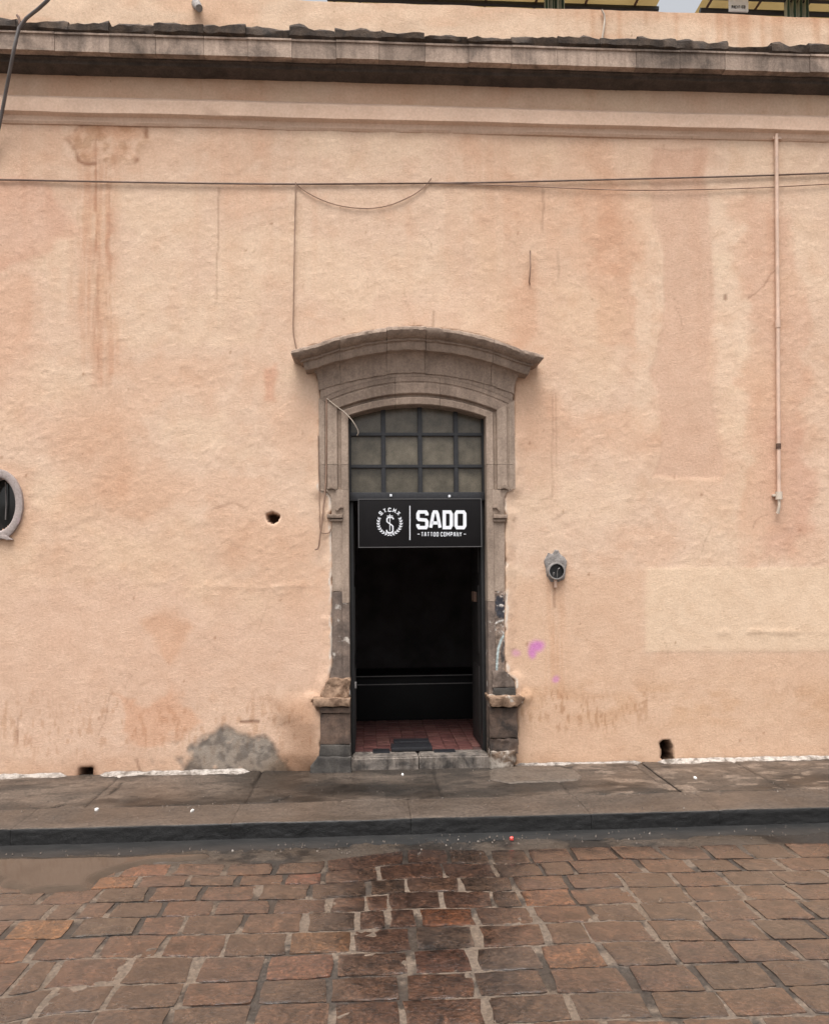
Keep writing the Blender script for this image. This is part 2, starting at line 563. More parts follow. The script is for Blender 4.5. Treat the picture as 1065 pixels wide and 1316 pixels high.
M['grout'] = mat_attr('sandy_grout', 0.35, 0.75, 60, 0.7)
M['concrete'] = mat_attr('damp_concrete', 0.34, 0.7, 55, 0.5, spec=0.4)
m, nt, b = new_mat('muddy_shallow_water')
p = world_pos(nt)
nt.links.new(ramp(nt, noise_node(nt, p, 2.5, 4).outputs[0], [(0.3, (0.050, 0.037, 0.028)), (0.7, (0.082, 0.062, 0.048))]).outputs[0], b.inputs['Base Color'])
b.inputs['Roughness'].default_value = 0.05
b.inputs['IOR'].default_value = 1.45
M['puddle'] = m
m, nt, b = new_mat('wet_gutter_film')
p = world_pos(nt)
nt.links.new(ramp(nt, noise_node(nt, map_scale(nt, p, (0.6, 2, 1)), 7, 6, 0.65).outputs[0], [(0.3, (0.015, 0.0155, 0.016)), (0.7, (0.034, 0.033, 0.032))]).outputs[0], b.inputs['Base Color'])
b.inputs['Roughness'].default_value = 0.38
bump(nt, [(noise_node(nt, p, 40, 5).outputs[0], 0.25)], b, 0.004)
M['gutter'] = m

# ------------------------------------------------------------------ the place: levels
KERB_H = 0.105
KERB_Y = onZ(540, 1075, 0.0).y                # front foot of the kerb
SIDE_Z = onY(540, 986, 0.0).z                 # sidewalk level against the wall
XL, XR = -5.2, 6.0                            # how far the street front is built


def side_z(Y):
    t = (Y - KERB_Y) / (0.0 - KERB_Y)
    return KERB_H + (SIDE_Z - KERB_H) * np.clip(t, 0, 1)


# ------------------------------------------------------------------ ground and road
bm = bmesh.new()
v = [bm.verts.new(p) for p in ((-300, -300, -0.16), (300, -300, -0.16), (300, 300, -0.16), (-300, 300, -0.16))]
bm.faces.new(v)
setp(bm_obj('ground', bm, mat_simple('brown_earth', (0.10, 0.08, 0.065), 0.9, scale=2)), kind='structure')

LX = [0, 70, 140, 280, 400, 530, 660, 790, 925, 1065]
LINES = [[150, 135, 122, 122, 110, 45, 45, 25, 20, 15],
         [205, 200, 178, 178, 165, 110, 115, 90, 95, 85],
         [262, 258, 235, 228, 215, 188, 180, 160, 155, 148],
         [325, 318, 305, 298, 290, 255, 250, 230, 225, 215],
         [400, 395, 385, 368, 358, 338, 325, 310, 298, 292],
         [490, 488, 470, 460, 450, 425, 415, 395, 390, 385],
         [605, 590, 575, 570, 555, 543, 525, 500, 490, 480],
         [775, 720, 705, 690, 678, 655, 640, 620, 600, 580],
         [900, 850, 825, 805, 795, 780, 765, 745, 735, 700],
         [1015, 975, 955, 945, 935, 915, 900, 880, 870, 845]]
JOINTS = [[20, 88, 155, 221, 262, 300, 352, 415, 452, 520, 575, 630, 680, 735, 790, 850, 905, 960, 1015],
          [28, 95, 155, 221, 291, 352, 418, 486, 570, 636, 696, 735, 822, 890, 948, 1003],
          [52, 118, 179, 242, 305, 365, 415, 473, 523, 591, 659, 730, 798, 864, 932, 1000],
          [55, 126, 192, 258, 330, 399, 470, 500, 567, 633, 670, 736, 814, 884, 953, 1018],
          [63, 100, 142, 210, 276, 349, 423, 497, 536, 611, 688, 762, 824, 901, 970, 1037],
          [13, 92, 104, 181, 234, 310, 391, 460, 531, 612, 701, 754, 835, 912, 980, 1050],
          [45, 129, 210, 289, 372, 454, 528, 608, 696, 778, 863, 943, 1018],
          [26, 66, 158, 250, 341, 431, 518, 609, 704, 809, 898, 990],
          [58, 140, 234, 331, 423, 518, 624, 733, 837, 930, 1027]]

SPL = 470
JOINTS = [sorted([j for j in (JOINTS[k + 1] if k + 1 < len(JOINTS) else [22, 118, 216, 322, 428]) if j < SPL and j != 104] + [j for j in JOINTS[k] if j >= SPL])
          for k in range(len(JOINTS))]


def line_ground(k):
    """ground polyline (X, Y) of the k-th course line"""
    pts = [onZ(x, 1080 + c / 3.804, 0.0) for x, c in zip(LX, LINES[k])]
    return [p.x for p in pts], [p.y for p in pts]


GL = [line_ground(k) for k in range(len(LINES))]
# further courses towards the camera and beyond it
step = 0.235
for k in range(12):
    xs, ys = GL[-1]
    r = random.Random(50 + k)
    ya = np.array(ys)
    ya = ya + (ya.mean() - ya) * 0.35
    GL.append((list(xs), [y - step + r.uniform(-0.012, 0.012) for y in ya]))


def gy(k, X):
    xs, ys = GL[k]
    return float(np.interp(X, xs, ys)) - 0.0


STONE_COLS = [(0.084, 0.046, 0.034), (0.076, 0.044, 0.034), (0.067, 0.044, 0.034), (0.090, 0.053, 0.039),
              (0.074, 0.049, 0.038), (0.093, 0.050, 0.035), (0.065, 0.046, 0.038)]
ROAD_Y0 = -11.0


def road_relief(X, Y):
    return (fbm(X * 1.3, Y * 1.3, 5, 3) - 0.5) * 0.018


def stone_poly(k, xa, xb, rnd):
    """outline (X, Y) of a stone between joints xa, xb of course k, inset for the grout"""
    g = rnd.choice([0.002, 0.003, 0.005, 0.009])
    ga = rnd.choice([0.002, 0.003, 0.004, 0.008])
    sk = rnd.uniform(-0.012, 0.012)
    sk2 = rnd.uniform(-0.012, 0.012)
    top = lambda X: gy(k, X) - ga
    bot = lambda X: gy(k + 1, X) + ga * 0.8
    pts = []
    n = 6
    for i in range(n + 1):
        X = xa + g + sk + (xb - xa - 2 * g + sk2 - sk) * i / n
        pts.append([X, top(X)])
    for i in range(n + 1):
        X = xb - g + (xa - xb + 2 * g) * i / n
        pts.append([X, bot(X)])
    out = []
    m_ = len(pts)
    cx, cy = sum(q[0] for q in pts) / m_, sum(q[1] for q in pts) / m_
    for i, (X, Y) in enumerate(pts):
        corner = i in (0, n, n + 1, 2 * n + 1)
        s = rnd.uniform(0.885, 0.965) if corner else rnd.uniform(0.925, 1.02)
        out.append((cx + (X - cx) * s, cy + (Y - cy) * s))
    # side midpoints
    def mid(a, b):
        return ((a[0] + b[0]) / 2 + rnd.uniform(-.009, .009), (a[1] + b[1]) / 2 + rnd.uniform(-.004, .004))
    res = out[:n + 1] + [mid(out[n], out[n + 1])] + out[n + 1:] + [mid(out[-1], out[0])]
    return res


def stone_geom(poly, rnd):
    cx, cy = sum(q[0] for q in poly) / len(poly), sum(q[1] for q in poly) / len(poly)
    h = rnd.uniform(-0.0015, 0.0015)
    tx, ty = rnd.uniform(-.012, .012), rnd.uniform(-.012, .012)
    verts, faces = [], []
    rings = [(1.0, -0.05), (1.0, -0.0006), (0.945, 0.0002), (0.78, 0.0010), (0.42, 0.0014)]
    n = len(poly)
    for s, z in rings:
        for (X, Y) in poly:
            x, y = cx + (X - cx) * s, cy + (Y - cy) * s
            zz = z + h + (x - cx) * tx + (y - cy) * ty
            if z > 0:
                zz += mnoise.noise(Vector((x * 17, y * 17, h * 900))) * 0.0045
            if z > -0.03:
                zz += float(road_relief(x, y)[0])
            verts.append((x, y, zz))
    for r in range(len(rings) - 1):
        for i in range(n):
            a, b_ = r * n + i, r * n + (i + 1) % n
            faces.append((b_, a, a + n, b_ + n))
    verts.append((cx, cy, h + 0.0016 + float(road_relief(cx, cy)[0])))
    c = len(verts) - 1
    for i in range(n):
        faces.append(((len(rings) - 1) * n + (i + 1) % n, (len(rings) - 1) * n + i, c))
    return verts, faces


# bed of sandy grout, one sheet with relief
def grid(x0, x1, y0, y1, dx, dy):
    nx, ny = int(round((x1 - x0) / dx)) + 1, int(round((y1 - y0) / dy)) + 1
    X, Y = np.meshgrid(np.linspace(x0, x1, nx), np.linspace(y0, y1, ny))
    i = np.arange(nx * ny).reshape(ny, nx)
    Fq = np.stack([i[:-1, :-1], i[:-1, 1:], i[1:, 1:], i[1:, :-1]], -1).reshape(-1, 4)
    return X.ravel(), Y.ravel(), Fq


X, Y, Fq = grid(-4.0, 4.6, -4.4, KERB_Y + 0.05, 0.018, 0.018)
gr = fbm(X * 4, Y * 4, 11, 4)
Z = road_relief(X, Y) - 0.0032 - 0.003 * sstep(0.42, 0.58, gr) + (fbm(X * 40, Y * 40, 12, 3) - 0.5) * 0.008
c1, c2 = np.array([0.150, 0.114, 0.086]), np.array([0.050, 0.039, 0.031])
t = sstep(0.42, 0.52, gr + (fbm(X * 30, Y * 30, 13, 3) - .5) * .25)[:, None]
colr = c1 * (1 - t) + c2 * t
colr = colr * (1 - 0.6 * sstep(KERB_Y - 0.62, KERB_Y - 0.30, Y + (fbm(X * 5, Y * 5, 14, 3) - .5) * .3))[:, None]
road = mesh_obj('road', np.stack([X, Y, Z], -1), Fq, M['grout'], smooth=True, cols=colr)
setp(road, kind='structure')
# the rest of the carriageway, beyond what the photograph shows
bm = bmesh.new()
for (a, b_, c_, d_) in ((-40, ROAD_Y0, 40, -4.4), (-40, -4.4, -4.0, KERB_Y + .05), (4.6, -4.4, 40, KERB_Y + .05)):
    bm.faces.new([bm.verts.new(q) for q in ((a, b_, -0.014), (c_, b_, -0.014), (c_, d_, -0.014), (a, d_, -0.014))])
rest = bm_obj('road_surface', bm, mat_simple('road_grout_far', (0.13, 0.10, 0.08), 0.6, scale=12), road)

rnd = random.Random(3)
far_v, far_f, nst = [], [], 0
SPECIAL = [((148, 1137), (0.165, 0.078, 0.040)), ((190, 1120), (0.145, 0.066, 0.042)), ((50, 1197), (0.170, 0.085, 0.040)), ((20, 1222), (0.150, 0.070, 0.040)),
           ((704, 1153), (0.150, 0.074, 0.044)), ((572, 1180), (0.140, 0.058, 0.030)), ((395, 1207), (0.130, 0.072, 0.042)), ((375, 1242), (0.135, 0.064, 0.044)),
           ((730, 1230), (0.140, 0.070, 0.041)), ((396, 1127), (0.130, 0.055, 0.040)), ((160, 1151), (0.062, 0.048, 0.038)), ((140, 1192), (0.058, 0.046, 0.037)),
           ((175, 1168), (0.064, 0.048, 0.040)), ((540, 1235), (0.075, 0.036, 0.026)), ((500, 1180), (0.070, 0.036, 0.027))]
for k in range(len(GL) - 1):
    y_mid_px = None
    if k < len(JOINTS):
        mid = [(a + b_) / 2 for a, b_ in zip(LINES[k], LINES[k + 1])]
        jx = []
        for j in JOINTS[k]:
            py = 1080 + np.interp(j, LX, mid) / 3.804
            jx.append(onZ(j, py, 0.0).x)
    else:
        jx = [-2.2 + rnd.uniform(-.1, .1)]
        while jx[-1] < 2.4:
            jx.append(jx[-1] + rnd.uniform(0.25, 0.35))
    left, right = [], []
    x = jx[0]
    while x > -4.0:
        x -= rnd.uniform(0.24, 0.34)
        left.append(x)
    x = jx[-1]
    while x < 4.6:
        x += rnd.uniform(0.24, 0.34)
        right.append(x)
    jl = left[::-1] + jx + right
    for i in range(len(jl) - 1):
        xa, xb = jl[i], jl[i + 1]
        cxm = (xa + xb) / 2
        if gy(k, cxm) - gy(k + 1, cxm) < 0.05:
            continue
        if gy(k, cxm) > KERB_Y - 0.03:
            continue
        poly = stone_poly(k, xa, xb, rnd)
        vv, ff = stone_geom(poly, rnd)
        pxs, pys = to_px(np.array([xa, xb]), np.array([gy(k, cxm)] * 2), np.array([0.0, 0.0]))
        in_view = pxs[1] > -30 and pxs[0] < W + 30 and pys.min() < HH + 10
        col = random.Random(k * 97 + i).choice(STONE_COLS)
        qx, qy = to_px(np.array([q[0] for q in poly]), np.array([q[1] for q in poly]), np.zeros(len(poly)))
        for (ox, oy), oc_ in SPECIAL:
            if poly_sd(np.array([float(ox)]), np.array([float(oy)]), list(zip(qx, qy)))[0] < 0:
                col = oc_
        if in_view and nst < 296:
            o = mesh_obj('cobblestone', vv, ff, M['cobble'], road, smooth=True)
            o.data.set_sharp_from_angle(angle=math.radians(35))
            o.color = (*col, 1)
            nst += 1
        else:
            base = len(far_v)
            far_v += vv
            far_f += [tuple(base + q for q in f) for f in ff]
o = mesh_obj('outlying_cobblestones', far_v, far_f, M['cobble'], road, smooth=True)
o.color = (0.12, 0.07, 0.05, 1)
setp(o, kind='stuff')

# gutter strip along the kerb and the shallow muddy puddle
gpts_far = [(-200, 1092), (0, 1088), (400, 1079.5), (640, 1070.5), (1065, 1062.5), (1300, 1058)]
gpts_near = [(-200, 1113), (0, 1107), (130, 1104.5), (270, 1100), (400, 1094), (520, 1086), (640, 1079), (760, 1080), (900, 1077), (1065, 1072), (1300, 1067)]
near = [onZ(x, y, 0.0) for x, y in gpts_near]
nxs, nys = [p.x for p in near], [p.y for p in near]
X, T, Fq = grid(-4.0, 4.6, 0.0, 1.0, 0.02, 0.05)
yn = np.interp(X, nxs, nys) + (fbm(X * 6, X * 0 + 3.3, 21, 4) - 0.5) * 0.13
yf_ = np.full_like(X, KERB_Y + 0.03)
Y = yf_ + (yn - yf_) * T
Z = 0.010 - 0.017 * sstep(0.30, 1.0, T) + (fbm(X * 9, Y * 9, 23, 3) - 0.5) * 0.004 + road_relief(X, Y) * 0.5
gut = mesh_obj('gutter', np.stack([X, Y, Z], -1), Fq, M['gutter'], smooth=True)
setp(gut, kind='structure')
pud = [(-260, 1112), (0, 1106), (130, 1103.5), (262, 1099), (262, 1103), (215, 1108), (165, 1113), (140, 1122), (118, 1131), (108, 1145), (80, 1146),
       (58, 1142), (38, 1148), (0, 1134), (-120, 1140), (-260, 1146)]
pg = [onZ(x, y, 0.0) for x, y in pud]
X, Y, Fq = grid(min(p.x for p in pg) - .05, max(p.x for p in pg) + .05, min(p.y for p in pg) - .05, max(p.y for p in pg) + .05, 0.02, 0.02)
sd = poly_sd(X, Y, [(p.x, p.y) for p in pg]) + (fbm(X * 8, Y * 8, 31, 3) - 0.5) * 0.07
Z = 0.0165 - 0.03 * sstep(-0.015, 0.06, sd)
keep = (sd[Fq] < 0.06).any(1)
used = np.unique(Fq[keep])
remap = np.zeros(len(X), int)
remap[used] = np.arange(len(used))
pudo = mesh_obj('puddle', np.stack([X, Y, Z], -1)[used], remap[Fq[keep]], M['puddle'], smooth=True)
setp(pudo, kind='structure')

# ------------------------------------------------------------------ kerb and sidewalk
kerb = empty('kerb', (0.3, KERB_Y, 0))
setp(kerb, kind='structure')
KW = 0.40
kj = [onZ(x, 1052, KERB_H).x for x in (-420, -190, 32, 300, 528, 765, 940, 1130, 1330)]
for a, b_ in zip(kj[:-1], kj[1:]):
    X, Tt, Fq = grid(a + 0.001, b_ - 0.001, 0.0, 1.0, 0.02, 1 / 66.0)
    # unrolled section: foot -> face -> rounded arris -> top
    L = KERB_H + 0.05 + KW
    s = Tt * L
    fh = KERB_H + 0.05
    yy = np.where(s < fh, KERB_Y + 0.012 * s / fh, KERB_Y + 0.012 + (s - fh))
    zz = np.where(s < fh, s - 0.05, KERB_H)
    ar = np.clip(1 - np.abs(s - fh) / 0.017, 0, 1)
    zz = zz - ar * 0.003
    yy = yy + ar * 0.002
    wob = fbm(X * 3, s * 3, 41, 3) - 0.5
    fine = fbm(X * 22, s * 30, 42, 4) - 0.5
    edge = np.minimum(np.abs(X - a), np.abs(X - b_))
    zz = zz + wob * 0.010 * (s > fh) + fine * 0.004 * (s > fh) - 0.003 * sstep(0.012, 0.0, edge) * (s > fh)
    yy = yy + (wob * 0.012 + fine * 0.007 + (fbm(X * 60, s * 70, 46, 3) - .5) * 0.006) * (s <= fh) + wob * 0.008 * ar
    zz = np.where(s > fh + 0.01, np.maximum(zz, KERB_H - 0.02), zz)
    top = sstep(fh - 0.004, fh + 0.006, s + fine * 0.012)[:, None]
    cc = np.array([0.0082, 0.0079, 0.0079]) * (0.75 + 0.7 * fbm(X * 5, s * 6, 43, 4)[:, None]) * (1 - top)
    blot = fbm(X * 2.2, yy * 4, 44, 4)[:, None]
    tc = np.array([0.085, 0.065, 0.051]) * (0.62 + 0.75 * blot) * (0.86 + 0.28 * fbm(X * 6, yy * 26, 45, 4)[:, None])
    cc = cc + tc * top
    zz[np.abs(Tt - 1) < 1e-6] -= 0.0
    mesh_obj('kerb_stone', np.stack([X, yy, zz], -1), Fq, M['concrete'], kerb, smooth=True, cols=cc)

walk = empty('sidewalk', (0.3, -0.6, 0.0))
setp(walk, kind='structure')
SY0 = KERB_Y + KW + 0.012
sj = [-4.3] + [onZ(x, 1003, SIDE_Z - .01).x for x in (-160, 150, 331, 560, 716, 842, 855, 985, 1150)] + [4.9]
for n_, (a, b_) in enumerate(zip(sj[:-1], sj[1:])):
    narrow = (b_ - a) < 0.2
    X, Y, Fq = grid(a, b_, SY0 - 0.01, 0.03, 0.016 if not narrow else 0.01, 0.016)
    edge = np.minimum(np.minimum(X - a, b_ - X), Y - SY0 + 0.008)
    rough = fbm(X * 3, Y * 6, 51, 4)
    fine = fbm(X * 25, Y * 25, 52, 4) - 0.5
    Z = side_z(Y) + (rough - 0.5) * 0.012 + fine * 0.004 - 0.006 * sstep(0.009, 0.0, edge) - (0.008 if narrow else 0)
    px, py = to_px(X, Y, Z)
    blot = fbm(X * 1.6, Y * 3.5, 53, 5)
    dry = np.array([0.090, 0.069, 0.054])
    wet = np.array([0.038, 0.030, 0.024])
    w = sstep(0.42, 0.6, blot + 0.05 * (X < 0.5) * 0)
    cc = dry * (1 - w[:, None]) + wet * w[:, None]
    # pale worn islands in the damp slabs to the right, darker trowelled patch to the left
    isl = sstep(0.60, 0.66, fbm(X * 7, Y * 15, 54, 3)) * sstep(690, 760, px)
    cc = cc * (1 - 0.5 * isl[:, None]) + np.array([0.24, 0.185, 0.145]) * 0.5 * isl[:, None]
    pt = sstep(6, -6, poly_sd(px, py, [(150, 1030), (165, 1018), (230, 1022), (330, 1020), (400, 1005), (560, 1000), (560, 1016), (350, 1032), (250, 1042), (170, 1046)]) + (fbm(X * 9, Y * 9, 55, 3) - .5) * 22)
    cc = cc * (1 - 0.42 * pt[:, None])
    lf = sstep(480, 100, px)
    cc = cc * (1 + 0.22 * lf[:, None])
    crk = np.minimum(np.minimum(line_d(px, py, [(140, 1021), (152, 1012), (156, 1006)]), line_d(px, py, [(62, 1040), (85, 1033)])),
                     np.minimum(line_d(px, py, [(325, 1009), (337, 992)]), line_d(px, py, [(352, 1030), (372, 1024)])))
    ck = sstep(2.2, 0.6, crk)
    cc = cc * (1 - 0.75 * ck[:, None])
    Z = Z - 0.008 * ck
    cc = cc * (1 - 0.40 * sstep(0.010, 0.001, np.minimum(X - a, b_ - X)))[:, None]
    cc = cc * (0.82 + 0.36 * fbm(X * 5, Y * 24, 56, 4))[:, None]
    cc = cc * (1 - 0.35 * sstep(0.62, 0.7, fbm(X * 14, Y * 26, 57, 3)))[:, None]
    mesh_obj('pavement_slab', np.stack([X, Y, Z], -1), Fq, M['concrete'], walk, smooth=True, cols=cc)

# raised cement apron beside the right plinth
ap = [(628, 990), (664, 984), (704, 984.5), (738, 989), (749, 997), (742, 1002), (700, 1004), (655, 1006), (630, 1001)]
apw = [onZ(x, y, SIDE_Z + 0.005) for x, y in ap]
X, Y, Fq = grid(min(p.x for p in apw) - .03, max(p.x for p in apw) + .03, min(p.y for p in apw) - .03, 0.0, 0.012, 0.012)
sd = poly_sd(X, Y, [(p.x, p.y) for p in apw]) + (fbm(X * 12, Y * 12, 61, 3) - 0.5) * 0.02
Z = side_z(Y) + 0.010 - 0.03 * sstep(-0.012, 0.015, sd) + (fbm(X * 14, Y * 14, 62, 3) - .5) * 0.004
keep = (sd[Fq] < 0.02).any(1)
used = np.unique(Fq[keep]); remap = np.zeros(len(X), int); remap[used] = np.arange(len(used))
cc = np.array([0.112, 0.089, 0.071]) * (0.8 + 0.4 * fbm(X * 8, Y * 8, 63, 4))[:, None]
mesh_obj('cement_apron', np.stack([X, Y, Z], -1)[used], remap[Fq[keep]], M['concrete'], walk, smooth=True, cols=cc[used])


def fillet(px0, px1, width, seed):
    """ragged white mortar wedge between wall and pavement"""
    a, b_ = onZ(px0, 997, SIDE_Z).x, onZ(px1, 990, SIDE_Z).x
    X, T, Fq = grid(a, b_, 0.0, 1.0, 0.012, 0.125)
    w = width * (0.35 + 1.1 * fbm(X * 5, X * 0 + seed, seed, 5, 0.65)) * sstep(0, 0.05, np.minimum(X - a, b_ - X) + 0.004)
    h = w * 0.28
    Y = 0.006 - 0.02 - w * T + 0.004
    Z = side_z(Y) + h * (1 - T) ** 1.4 - 0.006 * T + (fbm(X * 25, T * 3, seed + 3, 3) - .5) * 0.008
    mesh_obj('mortar_fillet', np.stack([X, Y, Z], -1), Fq, M['mortar_white'], walk, smooth=True)


fillet(-150, 96, 0.075, 71)
fillet(127, 322, 0.075, 72)
fillet(672, 838, 0.05, 73)
fillet(872, 1250, 0.07, 74)

# ------------------------------------------------------------------ the building
bld = empty('building', (0.4, 0.0, SIDE_Z))
setp(bld, 'peach stucco street front with dark stone cornice and one arched stone doorway', 'building')

ARC = [(447, 534.5), (478, 525.3), (509.6, 520.9), (537, 519.8), (564.6, 521.2), (594, 526.8), (624.6, 536)]
SURROUND = [(399, 994), (399, 985), (408, 977), (411, 970), (411, 915), (401, 905), (401, 899), (412, 896), (416, 885), (423, 872), (426, 855), (426, 668), (421, 662),
            (426, 655), (425, 640), (420, 632), (411, 629), (411, 492), (405, 478), (385, 466), (378, 458), (400, 444), (436, 433), (497, 422), (547, 420), (600, 427),
            (637, 436), (665, 449), (688, 463), (668, 474), (661, 492), (659, 628), (650, 633), (648, 640), (648, 655), (652, 662), (650, 668), (649, 855), (652, 866),
            (661, 875), (663, 893), (674, 898), (672, 906), (665, 912), (665, 965), (662, 988), (640, 992)]

Z0 = SIDE_Z - 0.03
FRIEZE_TOP = onY(300, 99, 0.0).z + 0.02
dx = 0.012
X, Z, Fq = grid(XL, XR, Z0, FRIEZE_TOP, dx, dx)
Yz = np.zeros_like(X)
px, py = to_px(X, Yz, Z)
warp1 = (fbm(X * 5, Z * 5, 101, 4) - .5)
warp2 = (fbm(X * 5, Z * 5, 102, 4) - .5)
wx, wy = px + warp1 * 22, py + warp2 * 22
sd = poly_sd(px, py, SURROUND)
sdw = sd + (fbm(X * 14, Z * 14, 103, 4) - .5) * 7
OVC, OVR = (-4, 648), (33, 45)
ov = np.hypot((px - OVC[0]) / OVR[0], (py - OVC[1]) / OVR[1])

BASE = np.array([0.668, 0.487, 0.364])
KP = BASE / np.array([0.615, 0.395, 0.268])
col = np.tile(BASE, (len(X), 1))


def paint(mask, c, k=1.0):
    global col
    mm = np.clip(mask * k, 0, 1)[:, None]
    col = col * (1 - mm) + np.asarray(c) * mm


def tint(mask, c, k=1.0):
    global col
    mm = np.clip(mask * k, 0, 1)[:, None]
    col = col * (1 - mm + mm * np.asarray(c, dtype=float) ** 1.08)


def area(pts, soft=5, warp=1.0):
    s_ = poly_sd(px + warp1 * 22 * warp, py + warp2 * 22 * warp, pts)
    return sstep(soft, -soft, s_)


big = fbm(X * 0.7, Z * 0.7, 111, 4)
mid = fbm(X * 2.3, Z * 2.3, 112, 4)
sml = fbm(X * 8, Z * 8, 113, 4)
vst = fbm(X * 55, Z * 2.2, 114, 4)
tint(sstep(0.45, 0.65, big), (0.97, 0.92, 0.88), 0.7)
tint(sstep(0.52, 0.70, mid), (0.97, 0.90, 0.86), 0.6)
tint(sstep(0.48, 0.30, mid), (1.05, 1.08, 1.06), 0.6)
tint(sstep(0.55, 0.75, sml), (0.96, 0.91, 0.88), 0.5)
# repair patches with their own paint
P_COL = [(838, 190), (836, 246), (836, 288), (853, 325), (853, 421), (832, 476), (849, 518), (849, 593), (840, 614), (928, 614), (928, 593), (916, 526), (907, 476),
         (916, 400), (916, 350), (911, 296), (909, 246), (908, 190)]
mcol = area(P_COL, 2.5, 0.4)
paint(mcol, KP * (0.565, 0.335, 0.222), 0.8)
tint(area([(815, 250), (836, 250), (853, 325), (853, 421), (832, 476), (849, 560), (815, 560)], 5), (1.05, 1.09, 1.1), 0.9)
tint(area([(912, 230), (958, 235), (958, 560), (925, 560), (918, 420)], 7), (1.05, 1.08, 1.08), 0.9)
tint(area([(752, 240), (818, 240), (815, 440), (770, 450), (750, 360)], 6, 2.2), (0.975, 0.925, 0.90), 0.9)
tint(area([(940, 260), (1000, 260), (1040, 400), (1045, 700), (960, 720), (965, 560)], 9, 2.6), (0.95, 0.875, 0.85), 0.9)
tint(area([(975, 540), (1040, 545), (1048, 690), (985, 710)], 14), (0.94, 0.88, 0.88), 0.7)
tint(area([(790, 150), (918, 150), (912, 235), (838, 235)], 9), (0.96, 0.89, 0.86), 0.6)
MP = area([(829, 730), (1300, 728), (1300, 837), (829, 838)], 1.5, 0.05)
paint(MP, KP * (0.655, 0.435, 0.285), 0.9)
low_l = area([(-300, 770), (90, 745), (190, 750), (330, 790), (425, 770), (425, 1010), (-300, 1010)], 26)
paint(low_l, KP * (0.595, 0.362, 0.245), 0.65)
low_r = area([(650, 745), (829, 730), (829, 838), (1300, 838), (1300, 1010), (650, 1010)], 10, 0.6)
paint(low_r, KP * (0.585, 0.350, 0.222), 0.75)
tint(area([(183, 795), (215, 785), (245, 798), (240, 825), (225, 850), (195, 818)], 8, 1.8), (0.96, 0.88, 0.82), 0.9)
tint(area([(150, 905), (230, 885), (262, 925), (215, 962), (160, 950)], 6, 2.4), (0.95, 0.83, 0.76), 0.9)
tint(area([(-300, 235), (60, 235), (110, 300), (40, 345), (-300, 330)], 7, 2.4), (0.96, 0.87, 0.86), 0.8)
tint(area([(-300, 300), (40, 330), (60, 560), (-300, 600)], 25), (0.98, 0.92, 0.9), 0.7)
tint(area([(80, 500), (160, 490), (168, 640), (70, 660)], 16), (0.96, 0.91, 0.88), 0.9)
tint(area([(340, 480), (362, 470), (352, 515), (340, 512)], 4), (0.93, 0.8, 0.76), 0.9)
tint(area([(655, 380), (685, 330), (690, 420), (662, 470)], 8), (0.94, 0.86, 0.82), 0.8)
tint(area([(662, 470), (712, 500), (712, 640), (660, 620)], 14), (0.97, 0.92, 0.89), 0.8)
# the long rain stain below the cornice on the left
stain = area([(98, 215), (148, 205), (150, 470), (135, 492), (110, 470), (100, 420)], 15)
tint(stain * (0.45 + 0.75 * sstep(0.3, 0.7, vst)) * (0.6 + 0.6 * sml), (0.90, 0.79, 0.735), 0.9)
st2 = sstep(7, 0.5, line_d(px, py, [(124, 150), (123, 480)])) * sstep(0.35, 0.6, fbm(X * 60, Z * 6, 116, 3))
tint(st2, (0.74, 0.62, 0.56), 0.7)
st3 = sstep(6, 0.5, line_d(px + warp1 * 14, py, [(142, 215), (141, 440)])) * sstep(0.42, 0.6, fbm(X * 50, Z * 7, 1161, 3))
tint(st3, (0.80, 0.68, 0.62), 0.7)
blob = area([(82, 178), (100, 158), (140, 150), (190, 158), (196, 178), (178, 205), (140, 214), (100, 208)], 9)
tint(blob * sstep(0.3, 0.6, sml), (0.88, 0.79, 0.73), 0.9)
tint(blob * sstep(0.5, 0.62, fbm(X * 16, Z * 16, 1162, 4)), (0.78, 0.72, 0.64), 0.7)
rim = sstep(5, 0, np.abs(poly_sd(wx, wy, [(82, 178), (100, 158), (140, 150), (190, 158), (196, 178), (178, 205), (140, 214), (100, 208)]))) * sstep(0.42, 0.6, sml)
tint(rim, (0.55, 0.45, 0.4), 0.9)
# broad faint run-off below the cornice
run = sstep(0.52, 0.72, fbm(X * 9, Z * 0.5, 117, 4)) * sstep(560, 180, py)
tint(run, (0.96, 0.91, 0.885), 0.65)
# cement laid bare and dirt at the foot of the wall
cem = area([(232, 980), (246, 962), (268, 940), (292, 934), (312, 942), (345, 950), (362, 968), (376, 985), (378, 1010), (240, 1010)], 6, 1.5)
cem2 = np.clip(cem + 0.6 * area([(200, 975), (240, 960), (380, 960), (392, 1000), (210, 1000)], 14, 2.0) * sstep(0.52, 0.62, sml), 0, 1) * (1 - 0.6 * sstep(0.66, 0.76, fbm(X * 11, Z * 11, 118, 3)))
cem2 = cem2 * sstep(0.25, 0.5, fbm(X * 7, Z * 7, 1181, 4) + 0.35 * sstep(30, -10, poly_sd(px, py, [(262, 955), (300, 945), (350, 965), (365, 990), (260, 990)])))
paint(cem2, np.array([0.265, 0.235, 0.20]), 0.9)
tint(cem2 * sstep(0.4, 0.6, fbm(X * 18, Z * 18, 119, 4)), (0.58, 0.58, 0.60), 0.9)
dl = area([(352, 900), (412, 890), (414, 1000), (330, 1000), (372, 960)], 17, 0.8)
tint(dl, (0.55, 0.48, 0.42), 0.85)
foot = sstep(958, 1000, py + warp1 * 30)
tint(foot * (0.5 + sml), (0.86, 0.80, 0.75), 0.8)
